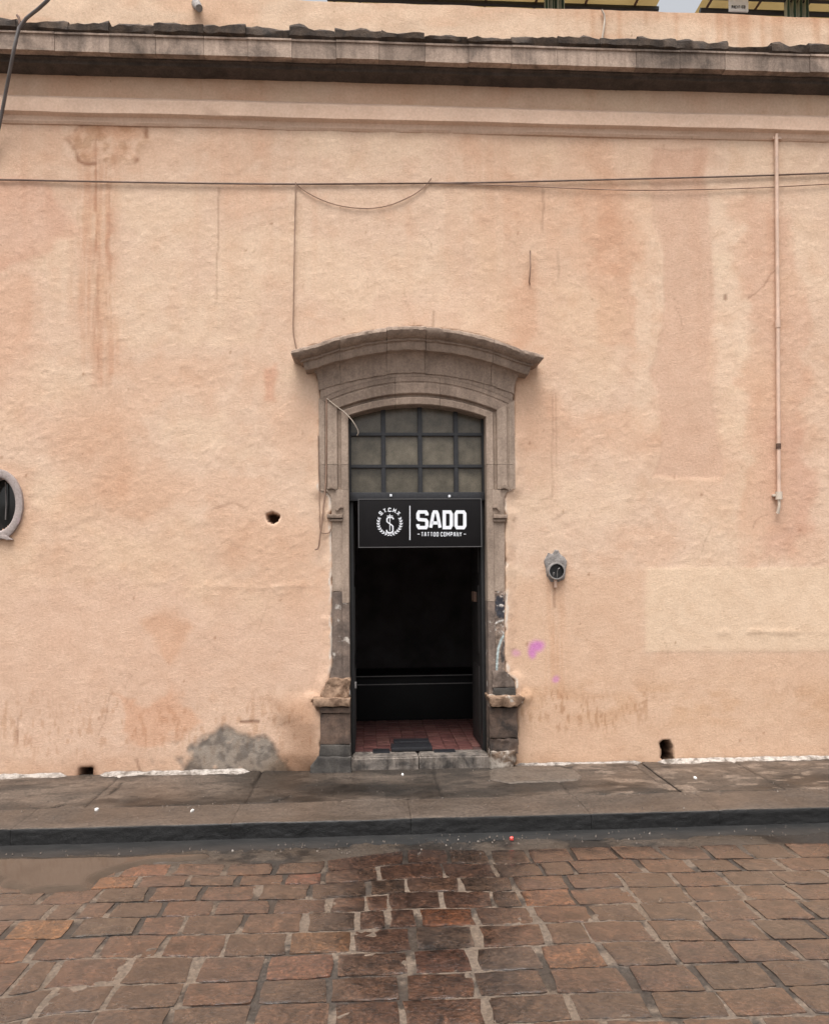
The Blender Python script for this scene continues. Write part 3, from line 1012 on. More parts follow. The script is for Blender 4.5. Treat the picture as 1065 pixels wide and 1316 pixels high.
scr = sstep(0.54, 0.66, fbm(X * 70 + Z * 12, Z * 13, 121, 3)) * sstep(40, 4, np.abs(py - 913 + warp1 * 50)) * (px > 668) * sstep(.35, .6, mid)
tint(scr, (0.72, 0.63, 0.54), 0.75)
tint(sstep(45, 5, np.abs(py - 905 + warp1 * 40)) * (px > 668) * sstep(.4, .65, fbm(X * 5, Z * 9, 1211, 4)), (0.92, 0.87, 0.81), 0.9)
scr2 = sstep(0.60, 0.7, fbm(X * 45, Z * 14, 122, 3)) * sstep(60, 10, np.abs(py - 935 + warp2 * 60)) * (px < 400)
tint(scr2, (0.75, 0.64, 0.55), 0.5)
tint(sstep(22, 0, np.abs(px - 714)) * (py > 745) * (py < 900) * sstep(.3, .6, vst), (0.95, 0.88, 0.83), 0.9)
# pink spray marks
for (sx, sy, r1, r2, kk) in ((689, 829, 11, 9, 0.95), (683, 838, 6, 9, 0.9), (663, 838, 7, 6, 0.45), (714, 872, 6, 6, 0.65)):
    paint(sstep(1.25, 0.3, np.hypot((px - sx + warp1 * 8) / r1, (py - sy + warp2 * 8) / r2)), (0.58, 0.22, 0.48), kk)
# cracks, scratches, old cable marks
cr = np.zeros_like(px)
for pts, w_, k_ in (([(998, 344), (990, 352), (982, 368), (972, 376), (960, 384)], 0.5, 0.45), ([(281, 240), (281, 300), (279, 345)], 0.7, 0.4), ([(278, 345), (277, 390)], 1.3, 0.3),
                    ([(697, 242), (697, 300)], 1.3, 0.35), ([(709, 502), (709, 640)], 0.8, 0.28), ([(714, 505), (714, 600)], 1.3, 0.25), ([(557, 400), (556, 420)], 1.4, 0.5),
                    ([(310, 928), (332, 928)], 2.2, 0.8), ([(22, 925), (22, 955)], 1.6, 0.4), ([(176, 978), (180, 992)], 1.6, 0.6), ([(656, 640), (708, 641)], 0.8, 0.18),
                    ([(270, 655), (300, 645), (318, 655)], 1.6, 0.3), ([(715, 325), (718, 345), (716, 360)], 2.0, 0.25), ([(713, 752), (713, 780)], 1.8, 0.5), ([(932, 380), (932, 385)], 2.5, 0.8)):
    cr = np.maximum(cr, sstep(w_ + 0.9, 0.5, line_d(px + warp1 * 5, py + warp2 * 5, pts)) * k_)
rc = np.random.RandomState(77)
for _ in range(16):
    x0_, y0_ = rc.uniform(20, 1050), rc.uniform(180, 960)
    a0_ = rc.uniform(0, 6.28)
    pl_ = [(x0_, y0_)]
    for _k in range(rc.randint(3, 7)):
        a0_ += rc.uniform(-.7, .7)
        x0_ += math.cos(a0_) * rc.uniform(5, 13)
        y0_ += math.sin(a0_) * rc.uniform(5, 13)
        pl_.append((x0_, y0_))
    near = (np.abs(px - pl_[0][0]) < 110) & (np.abs(py - pl_[0][1]) < 110)
    dd = np.full_like(px, 99.0)
    dd[near] = line_d(px[near], py[near], pl_)
    cr = np.maximum(cr, sstep(1.3, 0.2, dd) * rc.uniform(.15, .38))
tint(cr, (0.42, 0.34, 0.30))
rs = np.random.RandomState(5)
for _ in range(70):
    sx, sy = rs.uniform(0, 1065), rs.uniform(170, 980)
    tint(sstep(2.4, 0.8, np.hypot(px - sx, (py - sy) / rs.uniform(.7, 1.6))), (0.62, 0.53, 0.47), rs.uniform(.3, .9))
tint(area([(-60, 600), (40, 596), (44, 690), (24, 705), (-60, 705)], 8), (0.93, 0.88, 0.85), 0.9)
# white plaster rim along the stone surround
rimw = sstep(2.2, 0.2, np.abs(sdw - 1.0)) * sstep(0.42, 0.58, fbm(X * 6, Z * 6, 123, 3)) * (py > 560) * (py < 885)
paint(rimw, (0.70, 0.66, 0.60), 0.9)

# relief
rough_zone = 1.0 - 0.6 * np.clip(mcol + MP + low_r, 0, 1) - 0.45 * low_l * (1 - mcol)
h = (fbm(X * 1.1, Z * 1.1, 131, 3) - .5) * 0.015
h += (fbm(X * 4.5, Z * 4.5, 132, 3) - .5) * 0.0042 * (0.4 + 0.6 * rough_zone)
fl = fbm(X * 15 + Z * 9, Z * 26 - X * 5, 133, 4)
h += (fl - .5) * 0.0020 * rough_zone
h += (fbm(X * 24 - Z * 13, Z * 22 + X * 12, 1331, 3) - .5) * 0.0026 * (0.35 + .65 * rough_zone)
fl2 = fbm(X * 31, Z * 36, 134, 3)
h += sstep(0.56, 0.8, fl2) * 0.0024 * rough_zone
h += -0.004 * mcol + 0.002 * MP
h -= 0.007 * cem2 + 0.003 * cr
h += 0.005 * blob * (fbm(X * 9, Z * 9, 135, 3))
# ledges where old repairs end
led = line_d(px, py, [(183, 748), (250, 752), (330, 756), (420, 748)])
h += 0.003 * sstep(6, 0, led + warp1 * 12) * sstep(.42, .62, sml)
led = line_d(px, py, [(925, 812), (1065, 812)])
h += 0.004 * sstep(5, 0, led + warp1 * 14) * sstep(.38, .6, fbm(X * 6, Z * 6, 1371, 3))
# plaster swelling up to the stone surround and around the left plinth
h = np.where(sd < 60, h * sstep(-10, 50, sd) , h)
h += 0.021 * sstep(16, 0, sdw) * sstep(520, 580, py) * sstep(912, 895, py)
h -= 0.05 * sstep(0.0, -4.0, sd + (fbm(X * 16, Z * 16, 136, 3) - .5) * 4.5)
bul = sstep(70, 4, poly_sd(px, py, [(404, 905), (412, 912), (412, 985), (402, 1010), (420, 1010), (420, 905)])) * (px < 415) * sstep(885, 930, py)
h += 0.085 * bul * sstep(1015, 965, py)
# holes through the plaster
hole = np.zeros_like(px)
hole = np.maximum(hole, sstep(1.0, -1.2, poly_sd(px, py, [(343, 661), (350, 659), (359, 663), (357, 669), (351, 673), (344, 669)])))
hole = np.maximum(hole, sstep(1.0, -1.2, poly_sd(px, py, [(104, 988), (118, 987), (118, 1000), (103, 1000)])))
hole = np.maximum(hole, sstep(1.0, -1.2, poly_sd(px, py, [(848, 956), (853, 952), (859, 953), (863, 961), (861, 968), (864, 977), (856, 980), (850, 974), (852, 966)])))
tint(sstep(5, 0, poly_sd(px, py, [(849, 955), (859, 953), (863, 962), (863, 976), (855, 979), (851, 970)])), (0.25, 0.22, 0.20), 0.95)
tint(sstep(9, 0, poly_sd(px, py, [(104, 988), (118, 987), (122, 1003), (99, 1003)])), (0.42, 0.36, 0.32), 0.8)
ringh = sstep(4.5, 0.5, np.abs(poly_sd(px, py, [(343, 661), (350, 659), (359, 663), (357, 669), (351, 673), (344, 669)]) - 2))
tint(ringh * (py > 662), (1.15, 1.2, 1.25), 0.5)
Yw = -h + 0.16 * hole
tint(hole, (0.22, 0.18, 0.16), 1.0)  # recess shade darkened into the hole colour, on top of the real depth

inside = (sd < -9)
skip = inside[Fq].all(1) | (ov[Fq] < 0.80).all(1)
Fk = Fq[~skip]
used = np.unique(Fk); remap = np.zeros(len(X), int); remap[used] = np.arange(len(used))
wall = mesh_obj('wall', np.stack([X, Yw, Z], -1)[used], remap[Fk], M['stucco'], bld, smooth=True, cols=col[used])

# ------------------------------------------------------------------ frieze mouldings, cornice, parapet


def sweep_x(name, prof, x0, x1, mat, parent, seg=0.05, wob=0.0, seed=1, closed=True, fine=0.0, top_rag=None):
    """profile (y, z) pushed along X with a wandering line"""
    n = max(2, int((x1 - x0) / seg) + 1)
    xs = np.linspace(x0, x1, n)
    P = len(prof)
    V = np.zeros((n, P, 3))
    for i, (y, z) in enumerate(prof):
        V[:, i, 0] = xs
        V[:, i, 1] = y + wob * (fbm(xs * 2, xs * 0 + i * .21, seed, 3) - .5) + fine * (fbm(xs * 14, xs * 0 + i * 1.7, seed + 5, 3) - .5)
        V[:, i, 2] = z + wob * (fbm(xs * 2, xs * 0 + 7 + i * .21, seed + 1, 3) - .5) + fine * (fbm(xs * 14, xs * 0 + i * 1.3, seed + 6, 3) - .5)
    if top_rag:
        for i, (idx, amp) in enumerate(top_rag):
            V[:, idx, 2] += amp * (fbm(xs * 9, xs * 0 + 2.2, seed + 9, 4) - .5)
    idx = np.arange(n * P).reshape(n, P)
    fs = []
    for i in range(P if closed else P - 1):
        j = (i + 1) % P
        fs.append(np.stack([idx[:-1, i], idx[:-1, j], idx[1:, j], idx[1:, i]], -1))
    fs = np.concatenate(fs).tolist()
    if closed:
        fs.append(idx[0, ::-1].tolist())
        fs.append(idx[-1].tolist())
    vv = V.reshape(-1, 3)
    bm = bmesh.new()
    bv = [bm.verts.new(q) for q in vv]
    for f in fs:
        bm.faces.new([bv[q] for q in f])
    return bm_obj(name, bm, mat, parent, smooth=True, angle=32)


zY = lambda y, Y, x=300: onY(x, y, Y).z
zs_top, zs_bot, zs_cove, zs_line = zY(131, -0.06), zY(149, -0.06), zY(161, -0.012), zY(165, 0.0)
sweep_x('string_course', [(0.03, zs_top + 0.05), (-0.02, zs_top + 0.035), (-0.055, zs_top), (-0.060, zs_top - .006), (-0.060, zs_bot + .004), (-0.056, zs_bot),
                          (-0.030, zs_bot - 0.012), (-0.020, zs_cove + 0.012), (-0.020, zs_cove), (-0.008, zs_line), (0.03, zs_line)], XL, XR, M['stucco_plain'], bld, 0.06, 0.012, 3, fine=0.002)
Yf = -0.21
zc_top, zc_bot = zY(48.5, Yf), zY(71, Yf)
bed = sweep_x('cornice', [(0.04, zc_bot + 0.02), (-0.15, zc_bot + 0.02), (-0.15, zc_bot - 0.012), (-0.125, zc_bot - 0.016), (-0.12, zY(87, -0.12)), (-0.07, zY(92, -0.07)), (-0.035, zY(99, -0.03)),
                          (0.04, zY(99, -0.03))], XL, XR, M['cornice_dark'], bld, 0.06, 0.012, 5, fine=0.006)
# fascia blocks, one by one, following the joints in the photograph
fj = [-640, -580, -520, -460, -400, -340, -280, -225, -170, -115, -60, -4, 70, 140, 200, 262, 318, 375, 432, 487, 546, 602, 657, 716, 766, 817, 873, 931, 986, 1040, 1096, 1150, 1206, 1262, 1318, 1374]
r = random.Random(21)
for a, b_ in zip(fj[:-1], fj[1:]):
    xa, xb = onY(a, 60, Yf).x, onY(b_, 60, Yf).x
    if xb < XL or xa > XR:
        continue
    bm = bmesh.new()
    dy, dz = r.uniform(-.004, .004), r.uniform(-.003, .003)
    prof = [(0.03, zc_bot), (Yf + dy, zc_bot + dz), (Yf + dy, zc_top - .012), (Yf - .010 + dy, zc_top - .010), (Yf - .010 + dy, zc_top + .004), (0.03, zc_top + .004)]
    o = sweep_x('fascia_block', prof, max(xa, XL) + .0012, min(xb, XR) - .0012, M['corona'], bed, 0.07, 0.004, r.randint(1, 900), fine=0.003)
# ragged coping stones on top
cj = [-620, -540, -465, -395, -330, -265, -200, -140, -70, -12, 22, 88, 140, 198, 262, 316, 372, 430, 490, 545, 600, 657, 716, 770, 818, 868, 935, 990, 1038, 1100, 1160, 1225, 1290, 1360]
for n_, (a, b_) in enumerate(zip(cj[:-1], cj[1:])):
    xa, xb = onY(a, 45, Yf).x, onY(b_, 45, Yf).x
    if xb < XL or xa > XR:
        continue
    hgt = r.choice([0.062, 0.072, 0.08, 0.09])
    if a == 198: hgt = 0.095
    dy = r.uniform(-.012, .012)
    z0 = zc_top + .003
    prof = [(0.045, z0), (Yf + .006, z0), (Yf - .016 + dy, z0 + .018), (Yf - .018 + dy, z0 + hgt * .75), (Yf + .004 + dy, z0 + hgt), (-0.10, z0 + hgt + .012), (0.045, z0 + hgt + .02)]
    sweep_x('coping_stone', prof, max(xa, XL) + .001, min(xb, XR) - .001, M['coping'], bed, 0.035, 0.010, r.randint(1, 900), fine=0.026, top_rag=[(3, .045), (4, .07), (5, .05)])

# parapet
zp = onY(800, 13.5, 0.05).z
X, Z, Fq = grid(XL, XR, zc_top - 0.05, zp, 0.03, 0.025)
pxp, pyp = to_px(X, X * 0 + .05, Z)
h = (fbm(X * 1.5, Z * 1.5, 201, 3) - .5) * .02 + (fbm(X * 9, Z * 9, 202, 4) - .5) * .010
col = np.tile(BASE * np.array([1.02, 1.04, 1.02]), (len(X), 1))
warp1 = (fbm(X * 5, Z * 5, 101, 4) - .5); warp2 = (fbm(X * 5, Z * 5, 102, 4) - .5)
px, py = pxp, pyp
tint(sstep(0.5, 0.7, fbm(X * 2, Z * 6, 203, 4)), (0.95, 0.87, 0.83), 0.8)
tint(sstep(zp - 0.14, zp - 0.02, Z + warp1 * .12) * sstep(520, 800, px), (0.90, 0.80, 0.74), 0.8)
tint(sstep(0.54, 0.7, fbm(X * 20, Z * 1.2, 204, 3)) * sstep(650, 800, px), (0.88, 0.78, 0.72), 0.8)
Zr = Z + (Z > zp - .02) * (fbm(X * 3, X * 0, 205, 4) - .5) * .02
par = mesh_obj('parapet', np.stack([X, 0.05 - h, Zr], -1), Fq, M['stucco'], bld, smooth=True, cols=col)
box('parapet_top', (XL, 0.062, zc_top), (XR, 0.34, zp - 0.012), M['stucco_plain'], bld)
box('roof', (XL, 0.30, zc_top - 0.35), (XR, 9.0, zc_top - 0.15), mat_simple('roof_screed', (0.25, 0.2, 0.17), 0.9, scale=3), bld)
# side and rear of the block so that the rooms are closed
box('wall_core', (XL, 0.34, 0.0), (-2.75, 0.5, zc_top - 0.35), M['room_dark'], bld)
tube('spout', [onY(252, 4, 0.06), onY(253, 6, -0.06), onY(256, 10, -0.13)], 0.032, M['cement_grey'], bld, 10, radii=[.034, .034, .026])

# ------------------------------------------------------------------ stone door surround
sur = empty('door_surround', onY(537, 990, 0.0), bld)
pa = [onY(x, y, -0.03) for x, y in ARC]
A = np.polyfit([p.x for p in pa], [p.z for p in pa], 2)
arc = lambda x: A[0] * x * x + A[1] * x + A[2]
xl, xr = onY(447.5, 545, -0.03).x, onY(624.3, 545, -0.03).x
PXM = (onY(547, 530, -0.03).x - onY(447, 530, -0.03).x) / 100.0        # metres per pixel on the door plane
# section: distance out from the opening -> depth
SEC = [(0.0, 0.30), (0.0, -0.024), (0.006, -0.031), (0.050, -0.031), (0.055, -0.026), (0.060, -0.008), (0.078, -0.008), (0.083, -0.033), (0.088, -0.037), (0.152, -0.037), (0.158, -0.033),
       (0.163, -0.019), (0.172, -0.019), (0.177, -0.024), (0.218, -0.024), (0.221, 0.06)]


def arch_piece(name, x0, x1, mat):
    bm = bmesh.new()
    n = 14
    rows = []
    for i in range(n + 1):
        t = i / n
        row = []
        for (rr, y) in SEC:
            a = x0 if x0 > xl + 0.01 else xl - rr
            b_ = x1 if x1 < xr - 0.01 else xr + rr
            x = a + (b_ - a) * t
            row.append(bm.verts.new((x, y, arc(x) + rr * 1.0)))
        rows.append(row)
    for a, b_ in zip(rows[:-1], rows[1:]):
        for i in range(len(SEC) - 1):
            bm.faces.new([a[i], a[i + 1], b_[i + 1], b_[i]])
    bm.faces.new(rows[0])
    bm.faces.new(rows[-1][::-1])
    return bm_obj(name, bm, mat, sur, smooth=True, angle=30)


def jamb_piece(name, side, z0, z1, mat, sec=None, mitre=False):
    bm = bmesh.new()
    sec = sec or SEC
    rows = []
    for k in range(2):
        row = []
        for (rr, y) in sec:
            x = xl - rr if side < 0 else xr + rr
            z = z0 if k == 0 else (arc(x) + rr if mitre else z1)
            row.append(bm.verts.new((x, y, z)))
        rows.append(row)
    for i in range(len(sec) - 1):
        bm.faces.new([rows[0][i], rows[0][i + 1], rows[1][i + 1], rows[1][i]])
    bm.faces.new(rows[0]); bm.faces.new(rows[1][::-1])
    return bm_obj(name, bm, mat, sur, smooth=True, angle=30)


kx0, kx1 = onY(508, 510, -.03).x, onY(565, 510, -.03).x
J = 0.0013
arch_piece('voussoir', xl, kx0 - J, M['cantera'])
arch_piece('keystone', kx0 + J, kx1 - J, M['cantera'])
arch_piece('voussoir', kx1 + J, xr, M['cantera'])
zj = onY(447, 597, -.03).z
zear = onY(430, 629, -.03).z
zshaft = onY(430, 897, -.03).z
for side in (-1, 1):
    jamb_piece('jamb_stone', side, zj + J, 0, M['cantera_light'], mitre=True)
    jamb_piece('jamb_stone', side, zear, zj - J, M['cantera_light'])
    inner = [(0.0, 0.30), (0.0, -0.024), (0.006, -0.031), (0.050, -0.031), (0.055, -0.026), (0.055, 0.06)]
    zz = [zear - J, onY(447, 775, -.03).z, SIDE_Z - 0.02]
    for z1, z0, mt in ((zz[0], zz[1] + J, 'cantera_light'), (zz[1] - J, zz[2], 'cantera_dirty')):
        jamb_piece('jamb_stone', side, z0, z1, M[mt], sec=inner)

# ears, capitals, shafts and plinths from the photographed outlines
prism('ear', [(441, 629), (411, 629), (413, 631), (420, 632), (424, 637), (426, 644), (426, 661), (441, 661)], -0.034, 0.06, M['cantera_light'], sur, 0.005)
prism('ear', [(633, 629), (660, 629), (656, 631), (651, 633), (648.5, 638), (648, 644), (648, 661), (633, 661)], -0.034, 0.06, M['cantera_light'], sur, 0.005)
for cx, cy, s in ((425.5, 627, 1), (648, 627, -1)):
    prism('scroll', [(cx - 5, cy + 2), (cx - 3, cy - 3), (cx + 1, cy - 4.5), (cx + 5, cy - 1), (cx + 6, cy + 3), (cx + 2, cy + 1), (cx - 1, cy + .5)], -0.052, -0.02, M['cantera'], sur, 0.003)
prism('scroll', [(431, 655), (436, 650.5), (441, 650.5), (441, 653), (437, 653), (433, 657)], -0.052, -0.02, M['cantera'], sur, 0.003)
prism('scroll', [(633, 650), (639, 650), (643, 655), (641, 657), (638, 653), (633, 653)], -0.052, -0.02, M['cantera'], sur, 0.003)


def capital(x0, x1, y0):
    prism('capital', [(x0, y0), (x1, y0), (x1, y0 + 5.2), (x0, y0 + 5.2)], -0.062, 0.05, M['cantera'], sur, 0.012)
    s = 3 if x0 < 500 else 0
    e = 3 - s
    prism('capital_fillet', [(x0 + s, y0 + 6.2), (x1 - e, y0 + 6.2), (x1 - e - .5, y0 + 9.4), (x0 + s + .5, y0 + 9.4)], -0.047, 0.05, M['cantera'], sur, 0.004)


capital(420, 440.5, 660.5)
capital(633.5, 652.5, 661)
prism('shaft_stone', [(426.5, 670), (440.5, 670), (440.5, 760), (427, 760)], -0.026, 0.06, M['cantera_light'], sur, 0.004, 0.003, 8, 4, 1.0)
prism('shaft_stone', [(427, 760.6), (440.5, 760.6), (440.5, 872), (423, 872), (427, 856)], -0.026, 0.06, M['cantera_dirty'], sur, 0.004, 0.006, 12, 4, 2.0)
prism('shaft_stone', [(633.5, 670.5), (648.5, 670.5), (648.5, 760), (633.5, 760)], -0.026, 0.06, M['cantera_light'], sur, 0.004, 0.003, 8, 4, 3.0)
sh = prism('shaft_stone', [(633.5, 760.6), (648.5, 760.6), (648.5, 862), (633.5, 862)], -0.026, 0.06, M['concrete'], sur, 0.004, 0.006, 12, 7, 4.0, fine=0.008)
vv = np.array([tuple(q.co + WLOC[sh.name]) for q in sh.data.vertices])
qx, qy = to_px(vv[:, 0], vv[:, 1], vv[:, 2])
nn = fbm(vv[:, 0] * 14, vv[:, 2] * 14, 301, 4)
n3 = fbm(vv[:, 0] * 45, vv[:, 2] * 45, 302, 3)
sc = np.tile(np.array([0.25, 0.185, 0.145]), (len(vv), 1)) * (0.45 + 1.05 * nn)[:, None]


def shp(mask, c):
    global sc
    sc = sc * (1 - mask[:, None]) + np.asarray(c) * mask[:, None]


shp(sstep(4, -2, poly_sd(qx, qy, [(636, 768), (646, 766), (648, 792), (640, 795), (637, 786)]) + (n3 - .5) * 12), (0.035, 0.035, 0.045))
shp(sstep(2.2, 0.6, line_d(qx, qy, [(649, 814), (644, 822), (640, 834), (638.5, 850), (638, 862)])), (0.42, 0.50, 0.50))
shp(sstep(1.8, 0.3, line_d(qx + n3 * 4, qy, [(634, 804), (641, 800), (648, 797)])), (0.62, 0.58, 0.54))
shp(sstep(0.62, 0.7, n3) * sstep(0.45, 0.6, nn), (0.60, 0.56, 0.52))
shp(sstep(3.0, 0.5, line_d(qx + n3 * 3, qy, [(649, 826), (646, 838), (647, 850)])), (0.07, 0.055, 0.05))
a_ = sh.data.color_attributes.new('Col', 'FLOAT_COLOR', 'POINT')
a_.data.foreach_set('color', np.concatenate([sc, np.ones((len(vv), 1))], 1).astype(np.float32).ravel())
# left base
prism('base_flare', [(424, 872.5), (449, 872.5), (449, 898), (411, 898), (414, 889), (419, 878)], -0.06, 0.06, M['plinth_cap'], sur, 0.01, 0.014, 22, 5, 5.0)
prism('plinth_cap', [(401, 898.5), (450, 898), (450, 909), (412, 909), (403, 906.5)], -0.125, 0.06, M['plinth_cap'], sur, 0.014, 0.008, 20, 5, 6.0)
prism('plinth_fillet', [(410, 909.5), (450, 909.5), (450, 917), (412, 917)], -0.10, 0.06, M['plinth'], sur, 0.006, 0.004, 18, 4, 7.0)
prism('plinth_die', [(412, 917.5), (450, 917.5), (450, 957), (411, 957)], -0.085, 0.06, M['plinth'], sur, 0.006, 0.005, 14, 4, 8.0)
prism('plinth_block', [(411, 957.6), (450, 957.6), (450.5, 973), (409, 973)], -0.088, 0.06, M['plinth_grey'], sur, 0.006, 0.004, 14, 4, 9.0)
prism('plinth_base', [(408, 973.6), (451, 973.6), (452, 997), (398, 997), (399, 986)], -0.115, 0.06, M['plinth_grey'], sur, 0.010, 0.005, 14, 4, 10.0)
# right base
prism('base_flare', [(633, 862.5), (649, 862.5), (655, 868), (661, 876), (662, 884), (633, 884)], -0.05, 0.06, M['cantera_dirty'], sur, 0.006, 0.005, 18, 4, 11.0)
prism('base_band', [(634, 884.5), (662.5, 884.5), (663, 895), (634, 895)], -0.062, 0.06, M['plinth_grey'], sur, 0.005, 0.003, 18, 3, 12.0)
prism('plinth_cap', [(627, 895.5), (668, 895), (675, 898), (673, 904), (664, 909), (631, 909)], -0.125, 0.06, M['plinth_cap'], sur, 0.014, 0.008, 20, 5, 13.0)
prism('plinth_die', [(629, 910), (665, 910), (665.5, 949), (629, 949)], -0.085, 0.06, M['plinth'], sur, 0.007, 0.006, 14, 4, 14.0)
prism('plinth_block', [(629, 949.6), (666, 949.6), (665, 968), (630, 968)], -0.082, 0.06, M['plinth'], sur, 0.008, 0.010, 18, 5, 15.0)
prism('plinth_base', [(630, 967), (662, 965), (664, 978), (660, 990), (640, 993), (630, 989)], -0.11, 0.06, M['plinth_white'], sur, 0.035, 0.014, 12, 5, 16.0)

# frieze between arch and hood
HOODT = [(378, 457), (400, 445), (432, 434), (465, 426.5), (497, 422), (547, 420), (600, 427), (637, 436), (665, 448), (690, 462)]
ph = [onY(x, y, -0.20) for x, y in HOODT[1:-1]]
Bq = np.polyfit([p.x for p in ph], [p.z for p in ph], 2)
hood = lambda x: Bq[0] * x * x + Bq[1] * x + Bq[2]
hx0, hx1 = onY(412, 480, -0.03).x, onY(661, 480, -0.03).x
bm = bmesh.new()
n = 28
f_lo, f_hi, b_lo, b_hi = [], [], [], []
for i in range(n + 1):
    t = i / n
    x = hx0 + (hx1 - hx0) * t
    xa = (xl - .205) + (xr - xl + .41) * t
    zlo = arc(xa) + 0.212
    for lst, y, xx, z in ((f_lo, -0.027, xa, zlo), (f_hi, -0.034, x, hood(x) - 0.10), (b_lo, 0.06, xa, zlo), (b_hi, 0.06, x, hood(x) - 0.10)):
        lst.append(bm.verts.new((xx, y, z)))
for i in range(n):
    bm.faces.new([f_lo[i], f_lo[i + 1], f_hi[i + 1], f_hi[i]])
    bm.faces.new([f_hi[i], f_hi[i + 1], b_hi[i + 1], b_hi[i]])
bm.faces.new([f_lo[0], f_hi[0], b_hi[0], b_lo[0]])
bm.faces.new([f_lo[-1], b_lo[-1], b_hi[-1], f_hi[-1]])
bm_obj('frieze_panel', bm, M['cantera'], sur)

# hood mould: profile (projection, drop) mitred back to the wall at both ends
HP = [(0.0, 0.012), (0.14, 0.010), (0.205, 0.002), (0.220, -0.008), (0.224, -0.028), (0.208, -0.052), (0.180, -0.070), (0.160, -0.074), (0.160, -0.088), (0.142, -0.094),
      (0.136, -0.128), (0.126, -0.150), (0.072, -0.154), (0.056, -0.175), (0.046, -0.205), (0.039, -0.250), (0.036, -0.300), (0.0, -0.302)]
hl, hr = onY(416, 470, 0).x, onY(653, 470, 0).x
cuts_px = [436.5, 497, 547, 633]
cuts = [None] + [onY(c, 440, -0.15).x for c in cuts_px] + [None]
for n_, (a, b_) in enumerate(zip(cuts[:-1], cuts[1:])):
    bm = bmesh.new()
    rows = []
    rsd = random.Random(n_)
    dz = rsd.uniform(-.003, .003)
    N = 22
    st = []
    for i in range(N + 1):
        st.append(i / N)
    seqs = []
    for (p_, d_) in HP:
        xa = (hl - p_) if a is None else a + J
        xb = (hr + p_) if b_ is None else b_ - J
        pts = []
        if a is None:
            pts.append((xa, 0.03))
        for t in st:
            pts.append((xa + (xb - xa) * t, -p_))
        if b_ is None:
            pts.append((xb, 0.03))
        row = []
        for x, y in pts:
            zc = hood(min(max(x, hl - .05), hr + .05)) - (max(0, hl - .05 - x) + max(0, x - hr - .05)) * 0.25
            q = Vector((x, y, zc + d_ + dz))
            q += mnoise.noise_vector(q * 24) * 0.0055 + mnoise.noise_vector(q * 60) * 0.003
            row.append(bm.verts.new(q))
        rows.append(row)
    for ra, rb in zip(rows[:-1], rows[1:]):
        for i in range(len(ra) - 1):
            bm.faces.new([ra[i], ra[i + 1], rb[i + 1], rb[i]])
    if a is not None:
        bm.faces.new([r_[0] for r_ in rows])
    if b_ is not None:
        bm.faces.new([r_[-1] for r_ in rows][::-1])
    bm_obj('hood_stone', bm, M['cantera'], sur, smooth=True, angle=38)

# ------------------------------------------------------------------ threshold, floor, dark room
thr = empty('threshold', onY(540, 990, -0.04), bld)
zt = onY(540, 972.5, -0.05).z
FLOOR_Z = zt + 0.004
for a, b_ in ((451.5, 538), (538.8, 629)):
    xa, xb = onY(a, 980, -0.05).x, onY(b_, 980, -0.05).x
    bm = bmesh.new()
    add_box(bm, (xa + .001, -0.055, SIDE_Z - 0.03), (xb - .001, 0.155, zt))
    bmesh.ops.bevel(bm, geom=[e for e in bm.edges if abs(e.verts[0].co.z - zt) < 1e-4 and abs(e.verts[1].co.z - zt) < 1e-4], offset=.012, segments=3, affect='EDGES')
    roughen(bm, 0.003, 9, 3, a)
    bm_obj('sill_stone', bm, M['sill'], thr, smooth=True, angle=35)

RX0, RX1, RY1, RZ1 = xl - 0.5, xr + 0.9, 4.6, arc((xl + xr) / 2) + 0.25
room = empty('dark_room', (0.5, 1.5, FLOOR_Z - 0.02), bld)
box('back_wall', (RX0 - .1, RY1, 0.0), (RX1 + .1, RY1 + .1, RZ1 + .1), M['room_dark'], room)
box('side_wall', (RX0 - .1, 0.30, 0.0), (RX0, RY1, RZ1 + .1), M['room_dark'], room)
box('side_wall', (RX1, 0.30, 0.0), (RX1 + .1, RY1, RZ1 + .1), M['room_dark'], room)
box('ceiling', (RX0 - .1, 0.30, RZ1 + .1), (RX1 + .1, RY1, RZ1 + .2), M['room_dark'], room)
box('front_wall', (RX0, 0.28, 0.0), (xl - .002, 0.40, RZ1), M['room_dark'], room)
box('front_wall', (xr + .002, 0.28, 0.0), (RX1, 0.40, RZ1), M['room_dark'], room)
box('front_wall', (xl - .002, 0.28, arc((xl + xr) / 2) + .004), (xr + .002, 0.40, RZ1), M['room_dark'], room)
fl = box('tile_floor', (xl - 0.45, 0.156, 0.0), (xr + 0.85, RY1, FLOOR_Z - 0.012), mat_simple('tile_grout', (0.085, 0.045, 0.04), 0.8), bld)
ts = 0.105
proto = None
r = random.Random(4)
tm = [mat_simple('worn_red_tile_%d' % q, c, 0.42, var=0.35, scale=16, bumpy=0.2) for q, c in enumerate([(0.125, 0.052, 0.046), (0.105, 0.043, 0.039), (0.135, 0.062, 0.053)])]
for j in range(12):
    for i in range(int((xr - xl) / ts) + 2):
        x0 = xl - 0.01 + i * ts
        y0 = 0.158 + j * ts
        if x0 + ts > xr + .14 or (j == 0 and x0 + ts > xr):
            continue
        o = box('tile', (x0 + .002, y0 + .002, FLOOR_Z - 0.014), (x0 + ts - .002, y0 + ts - .002, FLOOR_Z + r.uniform(-.001, .001)), r.choice(tm), fl, 0.002)

# ------------------------------------------------------------------ transom window with iron bars
YT = 0.10
tr = empty('transom_window', onY(536, 636, YT), bld)
bars_x = [492.5, 539.5, 585.5]
rows_y = [558.5, 599.5, 634]


